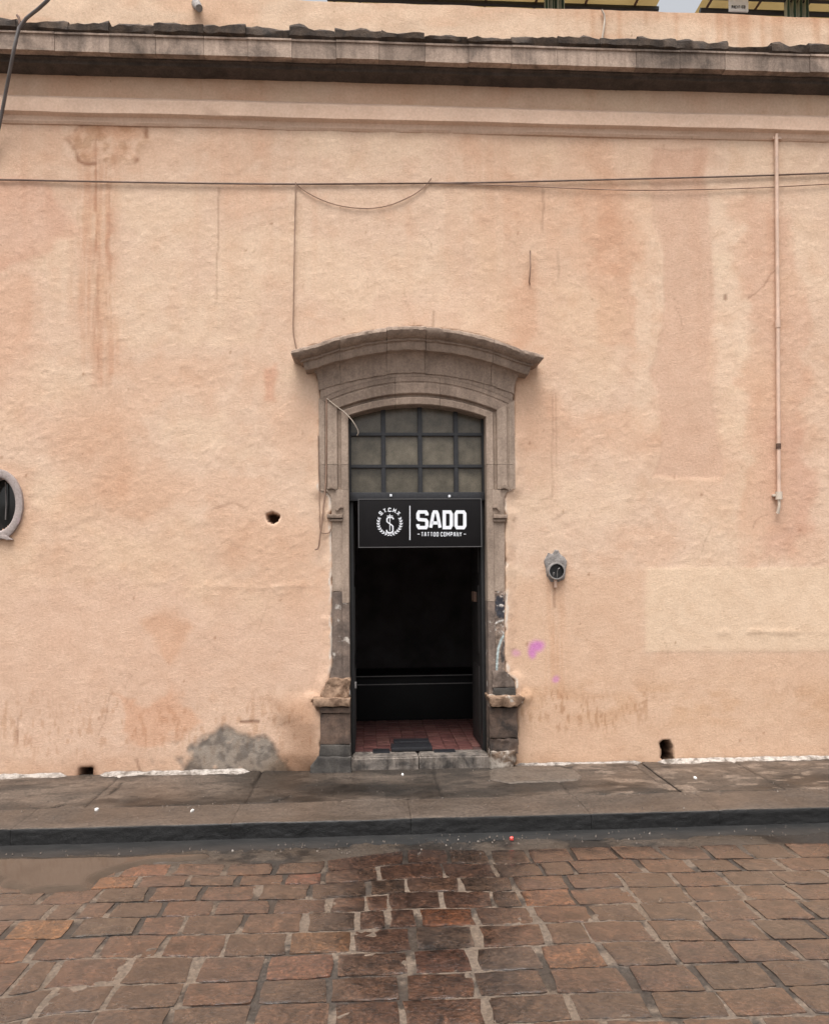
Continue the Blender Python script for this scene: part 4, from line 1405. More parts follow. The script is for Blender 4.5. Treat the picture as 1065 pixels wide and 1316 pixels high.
def bar(name, p0, p1, w, d, mat, parent):
    p0, p1 = Vector(p0), Vector(p1)
    dr = (p1 - p0).normalized()
    s = Vector((dr.z, 0, -dr.x)) * w / 2
    bm = bmesh.new()
    vv = []
    for p in (p0, p1):
        for (a, y) in ((-1, -d / 2), (1, -d / 2), (1, d / 2), (-1, d / 2)):
            vv.append(bm.verts.new(p + s * a + Vector((0, y, 0))))
    for f in ((0, 1, 2, 3), (7, 6, 5, 4), (0, 4, 5, 1), (1, 5, 6, 2), (2, 6, 7, 3), (3, 7, 4, 0)):
        bm.faces.new([vv[q] for q in f])
    bmesh.ops.recalc_face_normals(bm, faces=bm.faces[:])
    bmesh.ops.bevel(bm, geom=bm.edges[:], offset=min(w, d) * .18, segments=2, affect='EDGES')
    return bm_obj(name, bm, mat, parent, smooth=True, angle=40)


XB = [xl + .012] + [onY(x, 580, YT).x for x in bars_x] + [xr - .012]
ZR = [onY(536, y, YT).z for y in rows_y]
for x in XB[1:-1]:
    bar('bar', (x, YT, ZR[2]), (x, YT, arc(x) + .01), 0.034, 0.035, M['steel_grey'], tr)
for z in ZR[:2]:
    bar('rail', (xl - .005, YT - .004, z), (xr + .005, YT - .004, z), 0.026, 0.030, M['steel_grey'], tr)
bar('frame_side', (xl + .008, YT, ZR[2]), (xl + .008, YT, arc(xl) + .01), 0.02, 0.04, M['steel_black'], tr)
bar('frame_side', (xr - .008, YT, ZR[2]), (xr - .008, YT, arc(xr) + .01), 0.02, 0.04, M['steel_black'], tr)
zt_ = ZR[::-1]
for ri in range(3):
    for ci in range(4):
        xa, xb = XB[ci] + (0.0 if ci == 0 else .006), XB[ci + 1] - (0.0 if ci == 3 else .006)
        z0 = ZR[2 - ri] if ri else ZR[2]
        z0 = [ZR[2], ZR[1], ZR[0]][ri]
        bm = bmesh.new()
        tops = []
        N = 6
        for q in range(N + 1):
            x = xa + (xb - xa) * q / N
            tops.append((x, [ZR[1] - .004, ZR[0] - .004, arc(x) + .01][ri]))
        pts = [(xa, z0 + .004), (xb, z0 + .004)] + tops[::-1]
        fr = [bm.verts.new((x, YT + .012, z)) for x, z in pts]
        bk = [bm.verts.new((x, YT + .016, z)) for x, z in pts]
        bm.faces.new(fr); bm.faces.new(bk[::-1])
        for q in range(len(pts)):
            bm.faces.new([fr[q], bk[q], bk[(q + 1) % len(pts)], fr[(q + 1) % len(pts)]])
        bm_obj('pane', bm, M['glass_dusty'], tr)
zh0, zh1 = onY(536, 643.5, 0.06).z, onY(536, 633.5, 0.06).z
box('header_bar', (xl + .002, 0.055, zh0), (xr - .002, 0.135, zh1 + .005), M['steel_grey'], tr, 0.004)
# steel door frame and the leaves swung back into the dark
df = empty('door', (xl + .02, 0.16, zt), bld)
box('frame_post', (xl + .001, 0.10, zt - .004), (xl + 0.030, 0.165, zh0), M['steel_black'], df, 0.003)
box('frame_post', (xr - 0.030, 0.10, zt - .004), (xr - .001, 0.165, zh0), M['steel_black'], df, 0.003)
lm = mat_simple('dark_brown_door_metal', (0.016, 0.0125, 0.0115), 0.6, var=0.4, scale=6, bumpy=0.1)
for sx, xh in ((-1, xl + .032), (1, xr - .032)):
    leaf = box('door_leaf', (min(xh, xh + sx * .03), 0.17, FLOOR_Z + .006), (max(xh, xh + sx * .03), 0.66, zh0 + .03), lm, df, 0.003)
    for za, zb in ((FLOOR_Z + .08, FLOOR_Z + .62), (FLOOR_Z + .72, FLOOR_Z + 1.25), (FLOOR_Z + 1.35, zh0 - .08)):
        xi = xh - sx * 0.006
        box('leaf_panel', (min(xi, xi + sx * .012), 0.22, za), (max(xi, xi + sx * .012), 0.61, zb), lm, leaf, 0.003)
    if sx > 0:
        for yy in (0.30, 0.40):
            box('latch', (xh - .03, yy, FLOOR_Z + 1.12), (xh - .004, yy + .035, FLOOR_Z + 1.20), M['rust'], leaf, 0.004)
box('hinge', (xl + .030, 0.10, onY(456, 885, .1).z), (xl + .045, 0.135, onY(456, 877, .1).z), M['galv'], df, 0.003)

# low black counter across the room
YC = 1.45
c0, c1 = onY(452, 900, YC).x, onY(630, 900, YC).x
zc = onY(540, 867, YC).z
ctr = empty('counter', ((c0 + c1) / 2, YC + .25, FLOOR_Z - .012))
setp(ctr, 'low black counter with two thin pale edge strips inside the dark doorway', 'counter')
box('cabinet', (c0 - .1, YC, FLOOR_Z - .014), (c1 + .1, YC + .5, zc - .02), M['counter_black'], ctr, 0.004)
box('counter_top', (c0 - .12, YC - .03, zc - .02), (c1 + .12, YC + .52, zc), M['sign_black'], ctr, 0.004)
box('edge_strip', (c0 + .03, YC - .036, zc - .010), (c1 - .03, YC - .028, zc - .003), M['trim_pale'], ctr)
box('edge_strip', (c0 + .05, YC - .010, onY(540, 879.5, YC).z), (c1 - .03, YC + .004, onY(540, 878.3, YC).z), M['trim_pale'], ctr)

# ------------------------------------------------------------------ oval window on the left
oc = onY(*OVC, -0.03)
osc = PXM
ovw = empty('oval_window', onY(OVC[0], 693, 0.0), bld)


def ellipse_ring(name, rx0, rz0, rx1, rz1, yf, yb, mat, parent, rough=.003):
    bm = bmesh.new()
    N = 56
    secs = [(0.0, yb), (0.0, yf + .012), (0.10, yf + .003), (0.25, yf), (0.85, yf), (0.97, yf + .004), (1.0, yb)]
    rows = []
    for k in range(N):
        a = 2 * math.pi * k / N
        row = []
        for t, y in secs:
            rx, rz = rx0 + (rx1 - rx0) * t, rz0 + (rz1 - rz0) * t
            q = Vector((oc.x + math.cos(a) * rx, y, oc.z + math.sin(a) * rz))
            if t > .5:
                q += mnoise.noise_vector(q * 24) * rough
            row.append(bm.verts.new(q))
        rows.append(row)
    for k in range(N):
        a, b_ = rows[k], rows[(k + 1) % N]
        for i in range(len(secs) - 1):
            bm.faces.new([a[i], a[i + 1], b_[i + 1], b_[i]])
    return bm_obj(name, bm, mat, parent, smooth=True, angle=40)


ellipse_ring('stone_ring', 21.5 * osc, 33.5 * osc, 31 * osc, 44.5 * osc, -0.028, 0.16, M['oval_stone'], ovw)
bm = bmesh.new()
cv = bm.verts.new((oc.x, 0.115, oc.z))
ring_ = [bm.verts.new((oc.x + math.cos(2 * math.pi * k / 40) * 23.6 * osc, 0.12, oc.z + math.sin(2 * math.pi * k / 40) * 34.6 * osc)) for k in range(40)]
for k in range(40):
    bm.faces.new([cv, ring_[k], ring_[(k + 1) % 40]])
bm_obj('pane', bm, M['glass_dark'], ovw)
tube('glazing_bar', [onY(7, 620, 0.09), onY(8, 648, 0.09), onY(7, 668, 0.09)], 0.005, M['galv'], ovw, 6)
prism('sill_chip', [(-18, 688), (8, 688), (15, 693.5), (8, 694), (-3, 691), (-20, 693)], -0.034, 0.02, M['oval_stone'], ovw, 0.004, 0.004, 20, 3)

# ------------------------------------------------------------------ sign board over the door
YS = 0.03
sg = empty('sign_board', onY(539, 703, YS))
setp(sg, 'black shop sign with white lettering and laurel emblem hung under the barred transom', 'sign')
s00, s11 = onY(461.5, 703, YS), onY(617.5, 641.5, YS)
box('panel', (s00.x, YS, s00.z), (s11.x, YS + 0.028, s11.z), M['sign_black'], sg, 0.002)
fw = 0.006
for lo, hi in (((s00.x - fw, s00.z - fw), (s11.x + fw, s00.z)), ((s00.x - fw, s11.z), (s11.x + fw, s11.z + fw)), ((s00.x - fw, s00.z), (s00.x, s11.z)), ((s11.x, s00.z), (s11.x + fw, s11.z))):
    box('frame_edge', (lo[0], YS - .003, lo[1]), (hi[0], YS + .03, hi[1]), M['sign_edge'], sg)
for bx_, by_ in ((502, 637), (577, 638)):
    q = onY(bx_, by_, 0.055)
    box('hanger_bolt', (q.x - .009, 0.027, q.z - .009), (q.x + .009, 0.056, q.z + .009), M['sign_white'], sg, 0.004)

YL = YS - 0.0025


def strokes(bm, polys, w, place):
    """flat ribbons with square ends, mitred at the corners; place maps (u, v) -> pixel"""
    for pl in polys:
        closed = pl[0] == pl[-1] and len(pl) > 2
        pts = [Vector((a, b_)) for a, b_ in pl]
        n = len(pts)
        L, R_ = [], []
        for i, p in enumerate(pts):
            if closed:
                d0 = (p - pts[(i - 1) if i > 0 else n - 2]).normalized()
                d1 = (pts[(i + 1) if i < n - 1 else 1] - p).normalized()
            else:
                d0 = (p - pts[i - 1]).normalized() if i > 0 else (pts[1] - p).normalized()
                d1 = (pts[i + 1] - p).normalized() if i < n - 1 else d0
            n0, n1 = Vector((-d0.y, d0.x)), Vector((-d1.y, d1.x))
            m_ = (n0 + n1).normalized()
            k = w / 2 / max(0.35, m_.dot(n0))
            L.append(p + m_ * k); R_.append(p - m_ * k)
        lv = [bm.verts.new(place(q.x, q.y)) for q in L]
        rv = [bm.verts.new(place(q.x, q.y)) for q in R_]
        for i in range(n - 1):
            bm.faces.new([lv[i], lv[i + 1], rv[i + 1], rv[i]])


GL_ = {  # stroke letters in a 1 x 1 cell, v up
    'S': [[(1, .78), (1, .88), (.88, 1), (.12, 1), (0, .88), (0, .62), (.12, .52), (.88, .48), (1, .38), (1, .12), (.88, 0), (.12, 0), (0, .12), (0, .22)]],
    'A': [[(0, 0), (.28, .88), (.38, 1), (.62, 1), (.72, .88), (1, 0)], [(.14, .3), (.86, .3)]],
    'D': [[(0, 0), (0, 1), (.82, 1), (1, .85), (1, .15), (.82, 0), (0, 0)]],
    'O': [[(0, .12), (0, .88), (.14, 1), (.86, 1), (1, .88), (1, .12), (.86, 0), (.14, 0), (0, .12)]],
    'T': [[(0, 1), (1, 1)], [(.5, 1), (.5, 0)]],
    'C': [[(1, .75), (1, .88), (.86, 1), (.14, 1), (0, .88), (0, .12), (.14, 0), (.86, 0), (1, .12), (1, .25)]],
    'M': [[(0, 0), (0, 1), (.5, .4), (1, 1), (1, 0)]],
    'P': [[(0, 0), (0, 1), (.86, 1), (1, .88), (1, .56), (.86, .44), (0, .44)]],
    'N': [[(0, 0), (0, 1), (1, 0), (1, 1)]],
    'Y': [[(0, 1), (.5, .5), (1, 1)], [(.5, .5), (.5, 0)]],
    'X': [[(0, 0), (1, 1)], [(0, 1), (1, 0)]],
    'I': [[(.5, 0), (.5, 1)]], 'F': [[(0, 0), (0, 1), (1, 1)], [(0, .5), (.8, .5)]], '-': [[(0, .5), (1, .5)]]}


def letter(bm, ch, x0, x1, y0, y1, w, Y=YL, fn=None):
    """letter in the pixel box x0..x1, y0 (top)..y1 (bottom); w stroke in pixels"""
    iw = w / 2
    gx = lambda u: x0 + iw + u * (x1 - x0 - w)
    gy_ = lambda v_: y1 - iw - v_ * (y1 - y0 - w)
    polys = [[(gx(u), gy_(v_)) for u, v_ in pl] for pl in GL_[ch]]
    strokes(bm, polys, w, fn or (lambda a, b_: onY(a, b_, Y)))


def solid(bm, name, mat, parent):
    for f in bm.faces:
        pass
    geo = bmesh.ops.extrude_face_region(bm, geom=bm.faces[:])
    for e in geo['geom']:
        if isinstance(e, bmesh.types.BMVert):
            e.co.y += 0.0028
    return bm_obj(name, bm, mat, parent)


for ch, a, b_ in (('S', 534.8, 550.6), ('A', 551.2, 567.4), ('D', 568.6, 582.0), ('O', 583.6, 599.2)):
    bm = bmesh.new()
    letter(bm, ch, a, b_, 655.8, 680.2, 4.3 if ch != 'A' else 4.1)
    solid(bm, 'letter', M['sign_white'], sg)
bm = bmesh.new()
xx = 541.0
for ch in 'TATTOO COMPANY':
    if ch == ' ':
        xx += 1.6
        continue
    wch = 2.95 if ch not in 'M' else 3.7
    letter(bm, ch, xx, xx + wch, 683.8, 689.4, 0.78)
    xx += wch + 0.96
letter(bm, '-', 536, 539.6, 685.4, 687.4, 0.8)
letter(bm, '-', 595.4, 599, 685.4, 687.4, 0.8)
solid(bm, 'small_lettering', M['sign_white'], sg)
bm = bmesh.new()
strokes(bm, [[(526.6, 650), (526.6, 694)]], 1.1, lambda a, b_: onY(a, b_, YL))
solid(bm, 'divider_line', M['sign_white'], sg)
# laurel emblem
ec = (500.6, 672.2)
bm = bmesh.new()
for s in (-1, 1):
    for k in range(9):
        ang = math.radians(-84 + k * 13.5)           # from the bottom up each side
        for off, tilt in ((15.9, 34), (19.0 - 5.6, -30)):
            cx_, cy_ = ec[0] + s * math.cos(ang) * (off if off > 15 else 13.4), ec[1] - math.sin(ang) * (off if off > 15 else 13.4)
            da = ang + math.pi / 2 - math.radians(tilt)
            d = Vector((s * math.cos(da), -math.sin(da)))
            nrm = Vector((-d.y, d.x))
            ln, wd = 1.85, 0.72
            c_ = Vector((cx_, cy_))
            pts = [c_ - d * ln, c_ - d * .3 + nrm * wd, c_ + d * ln, c_ - d * .3 - nrm * wd]
            bm.faces.new([bm.verts.new(onY(q.x, q.y, YL)) for q in pts])
    arcp = [(ec[0] + s * math.cos(math.radians(q)) * 14.6, ec[1] - math.sin(math.radians(q)) * 14.6) for q in range(-80, 31, 10)]
    strokes(bm, [arcp], 0.5, lambda a, b_: onY(a, b_, YL - .0003))
for i, ch in enumerate('STCMX'):
    ang = math.radians(90 + 42 - i * 21)
    u = Vector((math.sin(ang), math.cos(ang)))
    c_ = Vector((ec[0] + math.cos(ang) * 17.0, ec[1] - math.sin(ang) * 17.0))
    ux, uy = Vector((math.sin(ang), math.cos(ang))), Vector((math.cos(ang), -math.sin(ang)))

    def fn(a, b_, c_=c_, ux=ux, uy=uy):
        q = c_ + ux * a + uy * b_
        return onY(q.x, q.y, YL - .0006)
    polys = [[((uu - .5) * 2.9, (vv - .5) * 4.2) for uu, vv in pl] for pl in GL_[ch]]
    strokes(bm, polys, 1.05, fn)
    if i < 4:
        a2 = ang - math.radians(10.5)
        cc_ = Vector((ec[0] + math.cos(a2) * 15.2, ec[1] - math.sin(a2) * 15.2))
        bm.faces.new([bm.verts.new(onY(cc_.x + q[0], cc_.y + q[1], YL - .0009)) for q in ((-.45, 0), (0, -.45), (.45, 0), (0, .45))])
strokes(bm, [[(505.2, 667.4), (505.2, 666.2), (503.8, 665), (498.8, 665), (497.2, 666.6), (497.2, 670.2), (498.8, 671.8), (503.0, 674.6), (504.8, 676.4), (504.8, 682.6), (503, 684.4),
              (498.4, 684.4), (496.8, 682.8), (496.8, 681)]], 1.5, lambda a, b_: onY(a, b_, YL))
strokes(bm, [[(500.9, 660.6), (500.9, 682)]], 0.8, lambda a, b_: onY(a, b_, YL - .0006))
strokes(bm, [[(497.2, 663.2), (504.6, 663.2)]], 1.0, lambda a, b_: onY(a, b_, YL - .0009))
solid(bm, 'laurel_emblem', M['sign_white'], sg)

# ------------------------------------------------------------------ things on the floor of the doorway


def mat_slab(name, px0, px1, y0, y1, th, zb, label):
    a, b_ = onZ(px0, y1, zb), onZ(px1, y1, zb)
    c_ = onZ((px0 + px1) / 2, y0, zb)
    o = box(name, (a.x, a.y, zb), (b_.x, max(c_.y, a.y + .06), zb + th), M['rubber'], None, 0.005)
    return setp(o, label, 'mat')


FZ = FLOOR_Z - 0.001
mat_slab('floor_mat', 503, 556, 960, 966.5, 0.030, FZ, 'thick black rubber mat lying just inside the door sill')
mat_slab('floor_mat', 506, 552, 953, 957.5, 0.026, FZ, 'black rubber mat lying behind the thicker mat on the red tiles')
mat_slab('rubber_strip', 479, 501, 964, 969, 0.010, zt - .001, 'thin black rubber strip on the sill, towards the stained left plinth')
mat_slab('rubber_strip', 558, 586, 964, 968, 0.008, zt - .001, 'thin dark rubber strip on the sill, towards the whitened right plinth')

# ------------------------------------------------------------------ cables and pipe on the wall


def wall_line(pts, Y=-0.016):
    return [onY(x, y, Y) for x, y in pts]


def cable(name, pts, r_, mat, label, Y=-0.016, sm=2, cat='cable', group=None):
    o = tube(name, wall_line(pts, Y), r_, mat, None, 6, smooth_path=sm)
    return setp(o, label, cat, group)


cable('wall_cable', [(-260, 226), (0, 230.5), (120, 233), (240, 235), (380, 236.5), (500, 235.5), (620, 234.5), (720, 232), (840, 229), (960, 226), (1065, 222), (1300, 214)], 0.0066, M['cable_dark'],
      'dark horizontal cable running the whole width of the peach wall')
cable('wall_cable', [(545, 235.5), (620, 237), (700, 240), (760, 243), (830, 244.5), (920, 243), (1000, 240), (1065, 236), (1300, 225)], 0.004, M['cable_brown'],
      'thin pinkish cable sagging just below the dark horizontal one')
cable('hanging_wire', [(380, 236), (395, 248), (425, 262), (462, 268.5), (495, 266), (525, 254), (545, 241), (554, 229)], 0.004, M['cable_brown'],
      'thin brown wire sagging in a loop below the horizontal cable', cat='wire')
cable('hanging_wire', [(380, 234), (379.5, 262), (378, 330), (377, 400), (376.5, 425), (379, 440), (382, 452)], 0.0045, M['cable_brown'],
      'straight thin wire dropping from the cable to the left end of the hood', Y=-0.02, cat='wire')
cable('hanging_wire', [(419.5, 512), (419.5, 560), (419.3, 600), (418.5, 625), (415, 660), (411, 690), (409.3, 705), (404.5, 706.5)], 0.0065, M['cable_brown'],
      'stiff brown wire bent at its foot, hanging down the left door jamb', Y=-0.036, sm=1, cat='wire')
cable('hanging_wire', [(409, 560), (409.5, 600), (410.5, 640), (410.8, 684), (416, 686), (424, 684.5), (425, 680)], 0.0042, M['cable_brown'],
      'fine wire with a hooked end beside the ear of the left jamb', Y=-0.03, sm=1, cat='wire')
o = tube('hanging_wire', [onY(420, 512, -.04), onY(432, 522, -.055), onY(446, 532, -.06), onY(456, 545, -.05), onY(461, 555, -.02), onY(459, 560, 0.0), onY(459, 559, 0.09)], 0.0038, M['cable_pale'], None, 6, smooth_path=2)
setp(o, 'pale wire curling from the jamb in front of the barred transom', 'wire')
o = tube('service_cable', [onY(70, -12, -0.42), onY(58, 4, -0.40), onY(26, 29, -0.24), onY(19.5, 55, -0.30), onY(9, 110, -0.16), onY(1, 152, -0.075), onY(-8, 196, -0.03), onY(-12, 232, -.018)], 0.0125, M['cable_grey'], None, 8, smooth_path=1)
setp(o, 'thick grey service cable crossing the dark cornice to the wall', 'cable')
o = tube('iron_hook', [onY(25, 31, -0.235), onY(24.5, 22, -0.21), onY(21.5, 18.5, -0.17), onY(24, 22, -0.05), onY(24, 22, 0.06)], 0.009, M['rust'], None, 6, smooth_path=1)
setp(o, 'small rusty hook above the cornice holding the grey service cable', 'hook')
o = tube('hanging_wire', [onY(773, 12, 0.02), onY(777, 20, 0.03), onY(776, 34, 0.03), onY(773, 52, 0.035)], 0.008, M['cable_pale'], None, 6, smooth_path=1)
setp(o, 'short whitish wire hanging over the top edge of the parapet', 'wire')

# painted pipe on the right
YP = -0.03
pp = empty('wall_pipe', onY(1000, 660, YP))
setp(pp, 'thin peach painted pipe running down the wall below the string course', 'pipe')
tube('pipe', [onY(997.3, 172, YP), onY(998.3, 300, YP), onY(999.2, 415, YP), onY(999.8, 520, YP), onY(1000.6, 636, YP)], 0.0145, M['stucco_pipe'], pp, 10)
tube('coupling', [onY(999, 411, YP), onY(999.2, 421, YP)], 0.019, M['stucco_pipe'], pp, 10)
tube('coupling', [onY(1000, 570, YP), onY(1000.1, 577, YP)], 0.0185, M['rust'], pp, 10)
tube('end_fitting', [onY(1000.4, 632, YP), onY(1000.6, 642, YP)], 0.026, M['cable_pale'], pp, 8)
tube('wire_tail', [onY(1000.6, 640, YP), onY(1001, 650, YP - .01), onY(999, 660, YP)], 0.010, M['cable_pale'], pp, 6, radii=[.012, .010, .014])
for y in (176, 636):
    q = onY(999, y, YP)
    box('clamp', (q.x - .035, -0.028, q.z - .012), (q.x + .035, 0.0, q.z + .008), M['cable_pale'] if y > 300 else M['stucco_pipe'], pp, 0.004)

# iron staple and bits of old fixing
o = tube('wall_staple', [onY(681, 322, -.002), onY(681, 324, -.03), onY(681.5, 343, -.032), onY(680, 362, -.03), onY(680.5, 365, 0)], 0.005, M['cable_brown'], None, 6)
setp(o, 'small rusty iron staple in the wall above the right end of the hood', 'staple')

# round electrical box set in a chipped cement patch
je = empty('meter_socket', onY(714, 745, 0.0))
setp(je, 'round dull metal socket set in a chipped grey cement patch in the wall', 'socket')
prism('cement_patch', [(699, 721), (704, 711), (709, 712), (713, 706), (718, 708), (722, 714), (729, 721), (727, 733), (725, 744), (718, 748), (708, 748), (702, 740)], -0.010, 0.03, M['cement_grey'], je, 0.004, 0.008, 20, 5, 2.0)
jc = onY(714.3, 734, -0.03)
bm = bmesh.new()
N = 28
prof = [(0.064, 0.03), (0.066, -0.048), (0.062, -0.054), (0.054, -0.054), (0.052, -0.046), (0.051, -0.026), (0.0, -0.026)]
rows = []
for k in range(N):
    a = 2 * math.pi * k / N
    rows.append([bm.verts.new((jc.x + math.cos(a) * rr, y, jc.z + math.sin(a) * rr)) for rr, y in prof[:-1]])
cv = bm.verts.new((jc.x, prof[-1][1], jc.z))
for k in range(N):
    a, b_ = rows[k], rows[(k + 1) % N]
    for i in range(len(prof) - 2):
        bm.faces.new([a[i], b_[i], b_[i + 1], a[i + 1]])
    bm.faces.new([a[-1], b_[-1], cv])
o = bm_obj('socket_rim', bm, [M['galv'], M['steel_black']], je, smooth=True, angle=40)
for f in o.data.polygons:
    c_ = f.center + o.location
    if len(f.vertices) == 3 or abs(math.hypot(f.center.x, f.center.z - 0.066) - 0.0515) < .0015:
        f.material_index = 1
tube('wire_end', [onY(716, 743, -.024), onY(716, 735, -.036), onY(717, 731, -.044), onY(719, 730, -.046)], 0.0035, M['galv'], je, 6)
tube('wire_end', [onY(710.5, 741, -.02), onY(711.5, 736, -.034)], 0.007, M['galv'], je, 6)
tube('conduit_stub', [onY(713.5, 744, -.015), onY(713.5, 755, -.012)], 0.012, M['stucco_pipe'], je, 8)

# ------------------------------------------------------------------ litter
r = random.Random(9)


def scrap(px_, py_, zf, ln, wd, mat, label, cat='litter', lift=.004):
    c_ = onZ(px_, py_, zf)
    if zf > 0.05:
        z = float(side_z(np.array(c_.y))) + lift
    else:
        z = 0.012
    a = r.uniform(0, 3.1)
    bm = bmesh.new()
    pts = []
    for k in range(7):
        t = 2 * math.pi * k / 7
        u, w = math.cos(t) * ln / 2 * r.uniform(.7, 1.1), math.sin(t) * wd / 2 * r.uniform(.7, 1.1)
        pts.append((c_.x + u * math.cos(a) - w * math.sin(a), c_.y + u * math.sin(a) + w * math.cos(a), z + r.uniform(0, .008)))
    lo = [bm.verts.new((x, y, z - .010)) for x, y, _ in pts]
    hi = [bm.verts.new(q) for q in pts]
    ct = bm.verts.new((c_.x, c_.y, z + .010))
    for k in range(7):
        bm.faces.new([hi[k], hi[(k + 1) % 7], ct])
        bm.faces.new([lo[k], lo[(k + 1) % 7], hi[(k + 1) % 7], hi[k]])
    bm.faces.new(lo[::-1])
    setp(bm_obj('paper_scrap', bm, mat), label, cat)


scrap(124, 1039, .12, .035, .025, M['paper'], 'crumpled white paper scrap on the darker left stretch of pavement')
scrap(247, 1040, .12, .045, .012, M['paper'], 'slim white paper strip on the pavement below the bare cement patch')
scrap(517, 995, .12, .035, .02, M['paper'], 'white scrap on the pavement in front of the door sill')
scrap(893, 999, .12, .03, .022, M['paper'], 'white scrap on the pavement beside the ragged wall hole')
scrap(657, 1080, .0, .028, .03, M['red_plastic'], 'small bright red plastic scrap in the wet gutter')

rg = random.Random(15)
gv, gf = [], []
for _ in range(900):
    x = rg.uniform(-3.2, 4.0)
    zone = rg.random()
    if zone < .45:
        y = KERB_Y - abs(rg.gauss(0, .16)) - .01
        z = 0.010
    else:
        y = rg.choice([KERB_Y + KW + rg.gauss(0, .05), rg.uniform(KERB_Y + .05, -.05), -abs(rg.gauss(0, .06)) - .03])
        z = float(side_z(np.array(y))) + .001
    r_ = rg.uniform(.002, .0062)
    b0_ = len(gv)
    for k in range(4):
        t = k * math.pi / 2 + rg.uniform(-.3, .3)
        gv.append((x + math.cos(t) * r_, y + math.sin(t) * r_ * rg.uniform(.6, 1.2), z - .006))
    gv.append((x + rg.uniform(-.3, .3) * r_, y, z + r_ * rg.uniform(.5, 1.1)))
    gf += [(b0_ + k, b0_ + (k + 1) % 4, b0_ + 4) for k in range(4)]
gm, nt, b = new_mat('mixed_grit')
rpos = world_pos(nt)
nt.links.new(ramp(nt, noise_node(nt, rpos, 20, 2).outputs[0], [(0.35, (0.05, 0.04, 0.035)), (0.6, (0.20, 0.16, 0.13)), (0.72, (0.42, 0.38, 0.34))]).outputs[0], b.inputs['Base Color'])
setp(mesh_obj('grit', gv, gf, gm), 'fine loose grit scattered along the gutter and pavement', 'grit', kind='stuff')

# ------------------------------------------------------------------ terrace on the roof behind the parapet
ZC = 7.79


def m_canvas():
    m, nt, b = new_mat('yellow_canvas')
    p = world_pos(nt)
    c = ramp(nt, noise_node(nt, p, 3, 4).outputs[0], [(0.3, (0.24, 0.165, 0.065)), (0.7, (0.33, 0.235, 0.10))]).outputs[0]
    nt.links.new(c, b.inputs['Base Color'])
    b.inputs['Roughness'].default_value = 0.9
    tl = nd(nt, 'ShaderNodeBsdfTranslucent')
    nt.links.new(c, tl.inputs['Color'])
    ms = nd(nt, 'ShaderNodeMixShader')
    ms.inputs[0].default_value = 0.45
    nt.links.new(b.outputs[0], ms.inputs[1]); nt.links.new(tl.outputs[0], ms.inputs[2])
    nt.links.new(ms.outputs[0], nt.nodes['Material Output'].inputs[0])
    return m


def m_stripe():
    m, nt, b = new_mat('green_striped_cloth')
    p = world_pos(nt)
    w = nd(nt, 'ShaderNodeTexWave', wave_type='BANDS', bands_direction='X')
    w.inputs['Scale'].default_value = 9.0
    w.inputs['Distortion'].default_value = 0.6
    nt.links.new(p, w.inputs['Vector'])
    nt.links.new(ramp(nt, w.outputs[0], [(0.35, (0.035, 0.075, 0.06)), (0.55, (0.42, 0.45, 0.40))]).outputs[0], b.inputs['Base Color'])
    b.inputs['Roughness'].default_value = 0.9
    return m


canvas, stripe = m_canvas(), m_stripe()
roof_z = zc_top - 0.15
gx0, gx1 = onY(849, 6, 2.6).x, onY(903, 6, 2.6).x


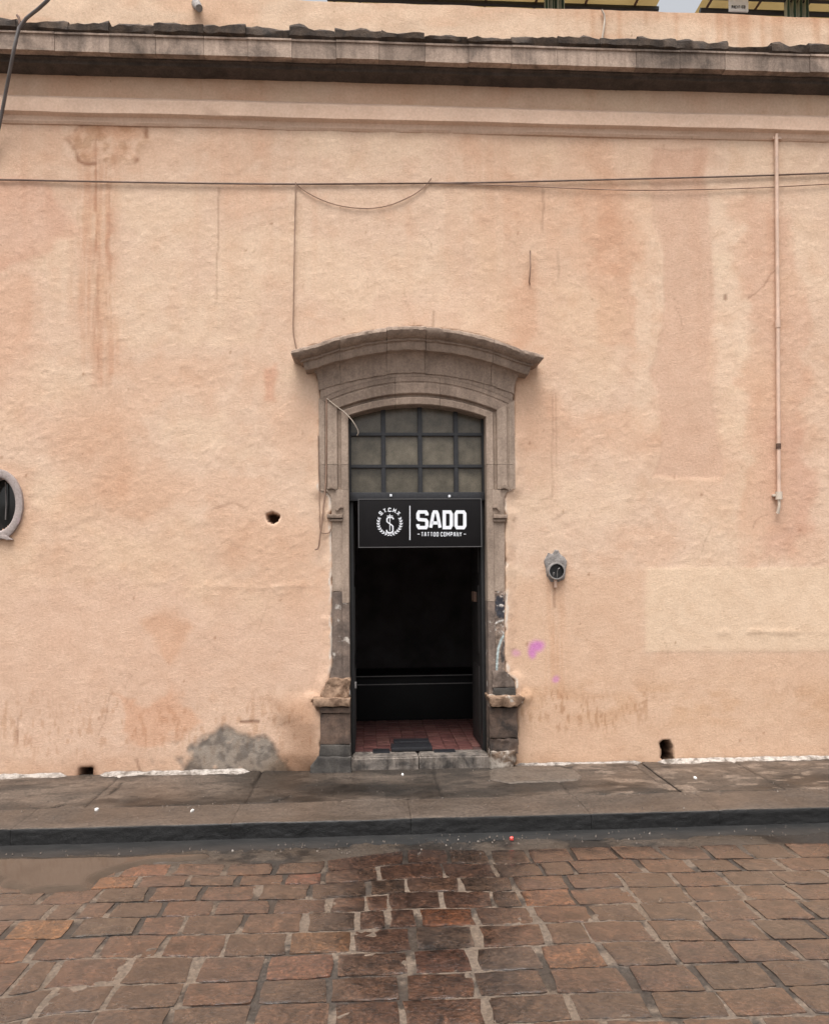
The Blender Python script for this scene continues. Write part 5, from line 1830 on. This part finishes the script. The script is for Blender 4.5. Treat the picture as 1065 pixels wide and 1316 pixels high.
def canopy(x0, x1, label, edge_px):
    cp = empty('terrace_canopy', ((x0 + x1) / 2, 3.0, roof_z))
    setp(cp, label, 'canopy', None)
    n = 24
    vv, ff = [], []
    for i in range(n + 1):
        x = x0 + (x1 - x0) * i / n
        for j in range(13):
            y = 1.8 + 4.4 * j / 12
            sag = 0.05 * math.sin(i / n * math.pi * 4) + 0.05 * math.sin(j * .9)
            vv.append((x, y, ZC + sag * .6 + 0.02 * (y - 2)))
    for i in range(n):
        for j in range(12):
            a = i * 13 + j
            ff.append((a, a + 1, a + 14, a + 13))
    mesh_obj('canvas', vv, ff, canvas, cp, smooth=True)
    for yb in (2.47, 2.68, 4.2):
        tube('beam', [(x0, yb, ZC - .05 + .02 * (yb - 2)), (x1, yb, ZC - .05 + .02 * (yb - 2))], 0.02 if yb < 2.6 else .03, M['steel_grey'], cp, 6)
    k = 0
    x = x0 + .05
    while x < x1:
        tube('rafter', [(x, 1.8, ZC - .03), (x + .1, 6.1, ZC + .04)], 0.014, M['rust'], cp, 6)
        x += 0.55
    for xp in (x0 + .06, x1 - .06):
        tube('post', [(xp, 2.9, roof_z - .02), (xp, 2.9, ZC + .02)], 0.035, M['steel_grey'], cp, 8)
        tube('brace', [(xp, 2.9, ZC - .35), (xp + (.3 if xp == x0 + .06 else -.3), 2.75, ZC - .02)], 0.02, M['steel_grey'], cp, 6)
    return cp


canopy(onY(420, 5, 2.6).x, gx0, 'yellow canvas canopy above the parapet, left of the bright sky gap', None)
canopy(gx1, onY(1330, 5, 2.6).x, 'yellow canvas canopy above the parapet with the menu board, beyond the sky gap', None)


def curtain(pa_, pb_, label):
    xa, xb = onY(pa_, 8, 2.45).x, onY(pb_, 8, 2.45).x
    vv, ff = [], []
    n = 24
    for i in range(n + 1):
        t = i / n
        for j in range(7):
            z = roof_z + (ZC - .03 - roof_z) * j / 6
            vv.append((xa + (xb - xa) * t, 2.45 + .03 * math.sin(t * 22 + j * .3), z))
    for i in range(n):
        for j in range(6):
            a = i * 7 + j
            ff.append((a, a + 7, a + 8, a + 1))
    o = mesh_obj('curtain', vv, ff, stripe, None, smooth=True)
    so = o.modifiers.new('thickness', 'SOLIDIFY'); so.thickness = .006
    setp(o, label, 'curtain', 'green striped terrace curtains')


curtain(700, 724, 'green striped curtain at the canopy left of the sky gap')
curtain(1009, 1037, 'green striped curtain hanging beyond the white menu board')
tb = empty('menu_board', onY(948.5, 13, 2.40))
setp(tb, 'small white hanging board with dark lettering above the parapet', 'sign')
b0, b1 = onY(937, 13.2, 2.40), onY(961, -14, 2.40)
box('board', (b0.x, 2.40, b0.z), (b1.x, 2.42, b1.z), M['sign_white'], tb)
bm = bmesh.new()
txt, y0, y1, x0, x1 = 'PACIFICO', 6.2, 10.2, 940, 958
st_ = (x1 - x0) / len(txt)
for i, ch in enumerate(txt):
    letter(bm, ch, x0 + i * st_, x0 + i * st_ + st_ * .78, y0, y1, .62, Y=2.396)
solid(bm, 'lettering', M['steel_black'], tb)
